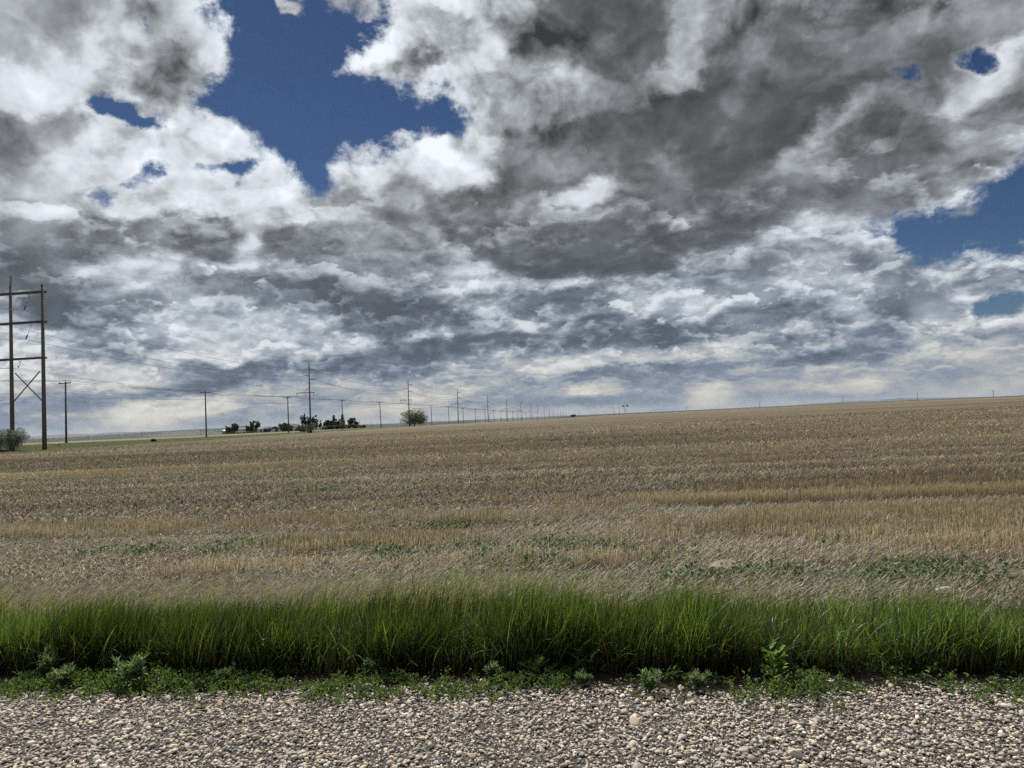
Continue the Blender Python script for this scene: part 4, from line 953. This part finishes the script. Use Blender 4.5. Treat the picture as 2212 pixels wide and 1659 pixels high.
ft(1180, 80, 75, 'scrub', 'low round shrub between the farmhouse and the tall dark poplars', 25, name='shrub', cat='shrub')
ft(1222, 42, 225, 'leafy', 'left tall narrow poplar in the dark clump beside the tall pole', 31)
ft(1258, 50, 240, 'leafy', 'tallest narrow poplar in the dark clump left of the tall pole', 32)
ft(1300, 90, 190, 'leafy', 'dense dark tree directly behind the tall pole', 33)
ft(1360, 90, 190, 'leafy', 'dense dark tree just right of the tall pole', 34)
ft(1405, 60, 150, 'leafy', 'shorter dark tree at the right side of the clump by the tall pole', 35)
ft(1468, 35, 125, 'leafy', 'thin dark tree in the gap between the two farmyard clumps', 36)
ft(1545, 55, 135, 'leafy', 'leafy tree at the left end of the right-hand farmyard clump', 37)
ft(1580, 60, 130, 'leafy', 'second leafy tree from the left in the right-hand clump', 38)
ft(1620, 50, 115, 'leafy', 'leafy tree just left of the first spruce', 39)
ft(1655, 55, 180, 'spruce', 'pointed spruce left of the short pole', 40, name='spruce_tree')
ft(1708, 70, 130, 'leafy', 'leafy tree between the two spruces', 41)
ft(1772, 80, 190, 'spruce', 'taller spruce around the short pole', 42, name='spruce_tree')
ft(1870, 80, 120, 'leafy', 'leafy tree right of the taller spruce', 43)
ft(1910, 100, 140, 'leafy', 'broad leafy tree at the right end of the farmyard', 44)
ft(1965, 60, 85, 'leafy', 'small rounded tree ending the farmyard row', 45)
for i, a in enumerate((1540, 1620, 1700, 1790, 1870, 1950, 2030)):
    ft(a, 110, [50, 48, 52, 50, 52, 48, 36][i], 'scrub', '%s shrub of the low dark hedge under the right-hand farmyard trees' % OW[i], 50 + i, D=FD - 6, name='shrub', cat='shrub')
yC = y_on(884.5, TX)
tree(0, 0, 10.4, 7.4, 'bare', 'large round bush of fine olive twigs at the foot of the tall pole', 60, name='bush', cat='bush', base=(TX + 1.6, yC + 2, hz(TX, yC)))
tree(0, 0, 5.0, 2.6, 'scrub', 'low scraggly bush at the foot of the tall pole before the farm', 61, name='bush', cat='bush', base=(TX - .6, TP[0].y + .6, hz(TX, TP[0].y)))
tree(0, 0, 5.2, 3.3, 'silver', 'silvery-leaved bush at the foot of the two-pole structure', 62, name='bush', cat='bush', base=(TX - 5.0, HY - .6, HZ))
x_, y_, z_ = at_dist(318, 190)
tree(0, 0, .7, .22, 'scrub', 'tiny dark shrub in the green strip between the first two short poles', 63, name='shrub', cat='shrub', base=(TX - 6, y_on(330, TX - 6), hz(TX - 6, y_on(330, TX - 6))))

# ------------------------------------------------------------------ farm
WHITE = simple('white siding', (.62, .62, .60), .6, .06, 1.5); ROOFD = simple('dark shingle', (.07, .065, .065), .85, .3, 3); ROOFG = simple('grey roof', (.14, .14, .14), .8, .2, 2)
BINM = simple('corrugated steel', (.34, .36, .38), .45, .08, 30, .6, .3, (0, 0, 1)); GLASS = simple('dark glass', (.03, .035, .04), .15, .05, 1); BROWN = simple('brown siding', (.12, .07, .05), .8, .2, 2)
CARW = simple('white car paint', (.65, .65, .66), .3, .03, 1); CARD = simple('dark car paint', (.05, .05, .055), .3, .1, 1); TYRE = simple('tyre', (.02, .02, .02), .9, .1, 1)
def gable(parent, L, W, h, rh, wall, roof, over=.35, hip=False):
    m = MB(); m.box((0, 0, h / 2), (L, W, h))
    if not hip: m.add([(-L / 2, -W / 2, h), (-L / 2, W / 2, h), (-L / 2, 0, h + rh)], [(0, 1, 2)]); m.add([(L / 2, -W / 2, h), (L / 2, W / 2, h), (L / 2, 0, h + rh)], [(0, 2, 1)])
    w = m.build('wall', wall, parent)
    a, b, c = L / 2 + over, W / 2 + over, 0 if not hip else W / 2; m = MB(); e = h - .12
    top = [(-a + c, 0, h + rh + .08), (a - c, 0, h + rh + .08)]; lo = [(-a, -b, e), (a, -b, e), (a, b, e), (-a, b, e)]; lo2 = [(p[0], p[1], e + .14) for p in lo]
    m.add(lo + lo2 + top, [(3, 2, 1, 0), (0, 1, 5, 4), (1, 2, 6, 5), (2, 3, 7, 6), (3, 0, 4, 7), (4, 5, 9, 8), (6, 7, 8, 9), (5, 6, 9), (7, 4, 8)])
    m.build('roof', roof, parent); return w
def opening(parent, x, y, z, w, h, name, matl, axis='y'):
    m = MB(); m.box((x, y, z), (w, .06, h)); o = m.build(name, matl, parent)
    if name == 'window':
        f = MB()
        for dx in (-w / 2, w / 2): f.box((x + dx, y - .01, z), (.08, .09, h + .1))
        for dz in (-h / 2, h / 2): f.box((x, y - .012, z + dz), (w, .085, .08))
        f.build('frame', WHITE, o)
    return o
def place(zx, D, label, cat, name, rz=0.0, dz=0.0):
    x, y, z = at_dist(fx(zx), D); t = empty(name, (x, y, z + dz), label, cat); t.rotation_euler = (0, 0, rz + math.atan2(-x, y)); return t
t = place(172, 356, 'round steel grain bin with a bright conical roof at the left end of the farm', 'grain bin', 'grain_bin')
m = MB(); m.tube([(0, 0, 0), (0, 0, 1.5)], [1.45, 1.45], 28); m.build('wall', BINM, t)
m = MB(); m.tube([(0, 0, 1.47), (0, 0, 2.25), (0, 0, 2.4)], [1.55, .25, .2], 28); m.build('roof', simple('bright steel', (.42, .44, .46), .5, .05, 2, .2), t); opening(t, .3, -1.44, .7, .7, 1.1, 'door', STEEL)
t = place(345, 360, 'low white-walled house with a dark hipped roof behind the parked cars', 'house', 'house', .08)
gable(t, 12.5, 7, 1.8, 1.5, WHITE, ROOFD, hip=True)
for q in (-4.6, -2.2, 3.6): opening(t, q, -3.52, 1.05, 1.1, .8, 'window', GLASS)
opening(t, .8, -3.52, .95, 2.6, 1.6, 'garage_door', CARD); opening(t, -3.4, -3.52, .9, .8, 1.7, 'door', BROWN)
t = place(428, 372, 'dark-roofed building rising behind the white-walled house', 'house', 'house', -.05); gable(t, 9, 6, 2.2, 1.3, BROWN, ROOFG); opening(t, 1, -3.02, 1.3, 1.0, .8, 'window', GLASS)
t = place(545, 354, 'long low white building between the house and the small white shed', 'building', 'long_building', -.03)
gable(t, 12.2, 4.5, 1.9, .45, WHITE, ROOFG, .15)
for q in (-4, -1.2, 1.6, 4.4): opening(t, q, -2.27, 1.1, .9, .6, 'window', GLASS)
opening(t, 5.5, -2.27, .85, .7, 1.6, 'door', STEEL)
t = place(652, 346, 'small square white shed right of the long white building', 'shed', 'shed'); gable(t, 2.4, 2.2, 1.55, .25, WHITE, ROOFG, .1); opening(t, .2, -1.12, .7, .7, 1.3, 'door', BROWN)
t = place(860, 345, 'white shed with a dark gable roof and dark doorway', 'shed', 'shed', 1.45); gable(t, 3.2, 3.4, 1.6, .9, WHITE, ROOFD, .3)
m = MB(); m.box((-1.63, -.6, .75), (.07, 1.1, 1.5)); m.build('door', CARD, t)
t = place(1080, 358, 'brown farmhouse with a dark gable roof behind the short pole', 'house', 'house', 1.15); gable(t, 8, 6.2, 1.7, 1.6, BROWN, ROOFD, .5)
for q in (-1.8, 1.4): m = MB(); m.box((-4.02, q, 1.1), (.08, 1.1, .9)); m.build('window', GLASS, t)
t = place(1130, 352, 'small pale lean-to at the right side of the brown farmhouse', 'shed', 'shed', .1); gable(t, 2.6, 2, 1.1, .2, WHITE, ROOFG, .1); opening(t, 0, -1.02, .55, .7, 1.0, 'door', BROWN)
def car(zx, D, body, label, rz):
    t = place(zx, D, label, 'car', 'parked_car', rz)
    prof = [(-2.2, .35), (-2.2, .85), (-1.9, .95), (-1.2, 1.0), (-.6, 1.48), (1.1, 1.5), (1.75, 1.0), (2.2, .9), (2.25, .35)]; n = len(prof); m = MB()
    V = [(x, s * (.85 if z < 1.1 else .68), z) for s in (-1, 1) for x, z in prof]
    m.add(V, [tuple(range(n)), tuple(range(2 * n - 1, n - 1, -1))] + [(i, i + n, (i + 1) % n + n, (i + 1) % n) for i in range(n)]); m.build('body', body, t)
    g = MB(); 
    for s in (-1, 1): g.add([(-1.0, s * .80, 1.02), (1.45, s * .80, 1.02), (1.05, s * .71, 1.42), (-.55, s * .71, 1.42)], [(0, 1, 2, 3) if s < 0 else (3, 2, 1, 0)])
    g.build('window', GLASS, t)
    for x in (-1.4, 1.4):
        for s in (-1, 1): w = MB(); w.tube([(x, s * .66, .33), (x, s * .90, .33)], .33, 14); w.build('wheel', TYRE, t)
car(385, 346, CARW, 'white car parked in front of the white-walled house, nearer the long building', .15)
car(330, 347, CARD, 'dark car parked in front of the white-walled house', .1)
x, y, z = at_dist(1238, 420)
t = empty('farm_trailer', (x, y, z), 'small dark trailer standing on the crest between the pole row and the lattice tower', 'trailer'); t.rotation_euler = (0, 0, math.atan2(-x, y))
m = MB(); m.box((0, 0, 1.15), (3.2, 1.9, 1.0)); m.box((.2, 0, 1.75), (2.2, 1.7, .25)); m.build('body', CARD, t); m = MB(); m.tube([(-1.6, 0, .6), (-2.6, 0, .45)], .06, 6); m.build('hitch', STEEL, t)
for s in (-1, 1): m = MB(); m.tube([(.3, s * .8, .35), (.3, s * 1.0, .35)], .36, 14); m.build('wheel', TYRE, t)

# ------------------------------------------------------------------ drifting dust and air
def dust(px, D, L, H, dens, label):
    x, y, z = at_dist(px, D); m, T, bs, out = mat('dust'); T.n.remove(bs)
    v = T.node('ShaderNodeVolumePrincipled'); v.inputs['Color'].default_value = (.95, .92, .88, 1); v.inputs['Density'].default_value = dens
    T.l.new(v.outputs[0], out.inputs['Volume'])
    V, Fc = ico(4); W = V * np.array([L / 2, L / 5, H]) * (0.75 + 0.5 * fb(V[:, 0] * 3 + 9, V[:, 2] * 3 + 7, 3, 3))[:, None]; W[:, 2] = np.maximum(W[:, 2], -.5)
    o = link('dust', np_mesh('dust', W, Fc, smooth=True), m); o.location = (x, y, z); tag(o, label, 'dust', kind='stuff')
def haze():
    m, T, bs, out = mat('haze'); T.n.remove(bs); v = T.node('ShaderNodeVolumePrincipled'); v.inputs['Color'].default_value = (.80, .88, 1.0, 1)
    v.inputs['Density'].default_value = 3.5e-5; v.inputs['Anisotropy'].default_value = 0.2; T.l.new(v.outputs[0], out.inputs['Volume'])
    b = MB(); b.box((0, 0, 34), (29000, 29000, 100)); o = b.build('haze', m); tag(o, kind='stuff')
dust(1118, 1050, 130, 8, .006, 'pale dust drifting behind the receding poles')
dust(400, 1900, 260, 14, .003, 'faint dust plume far off left of the farm')
haze()
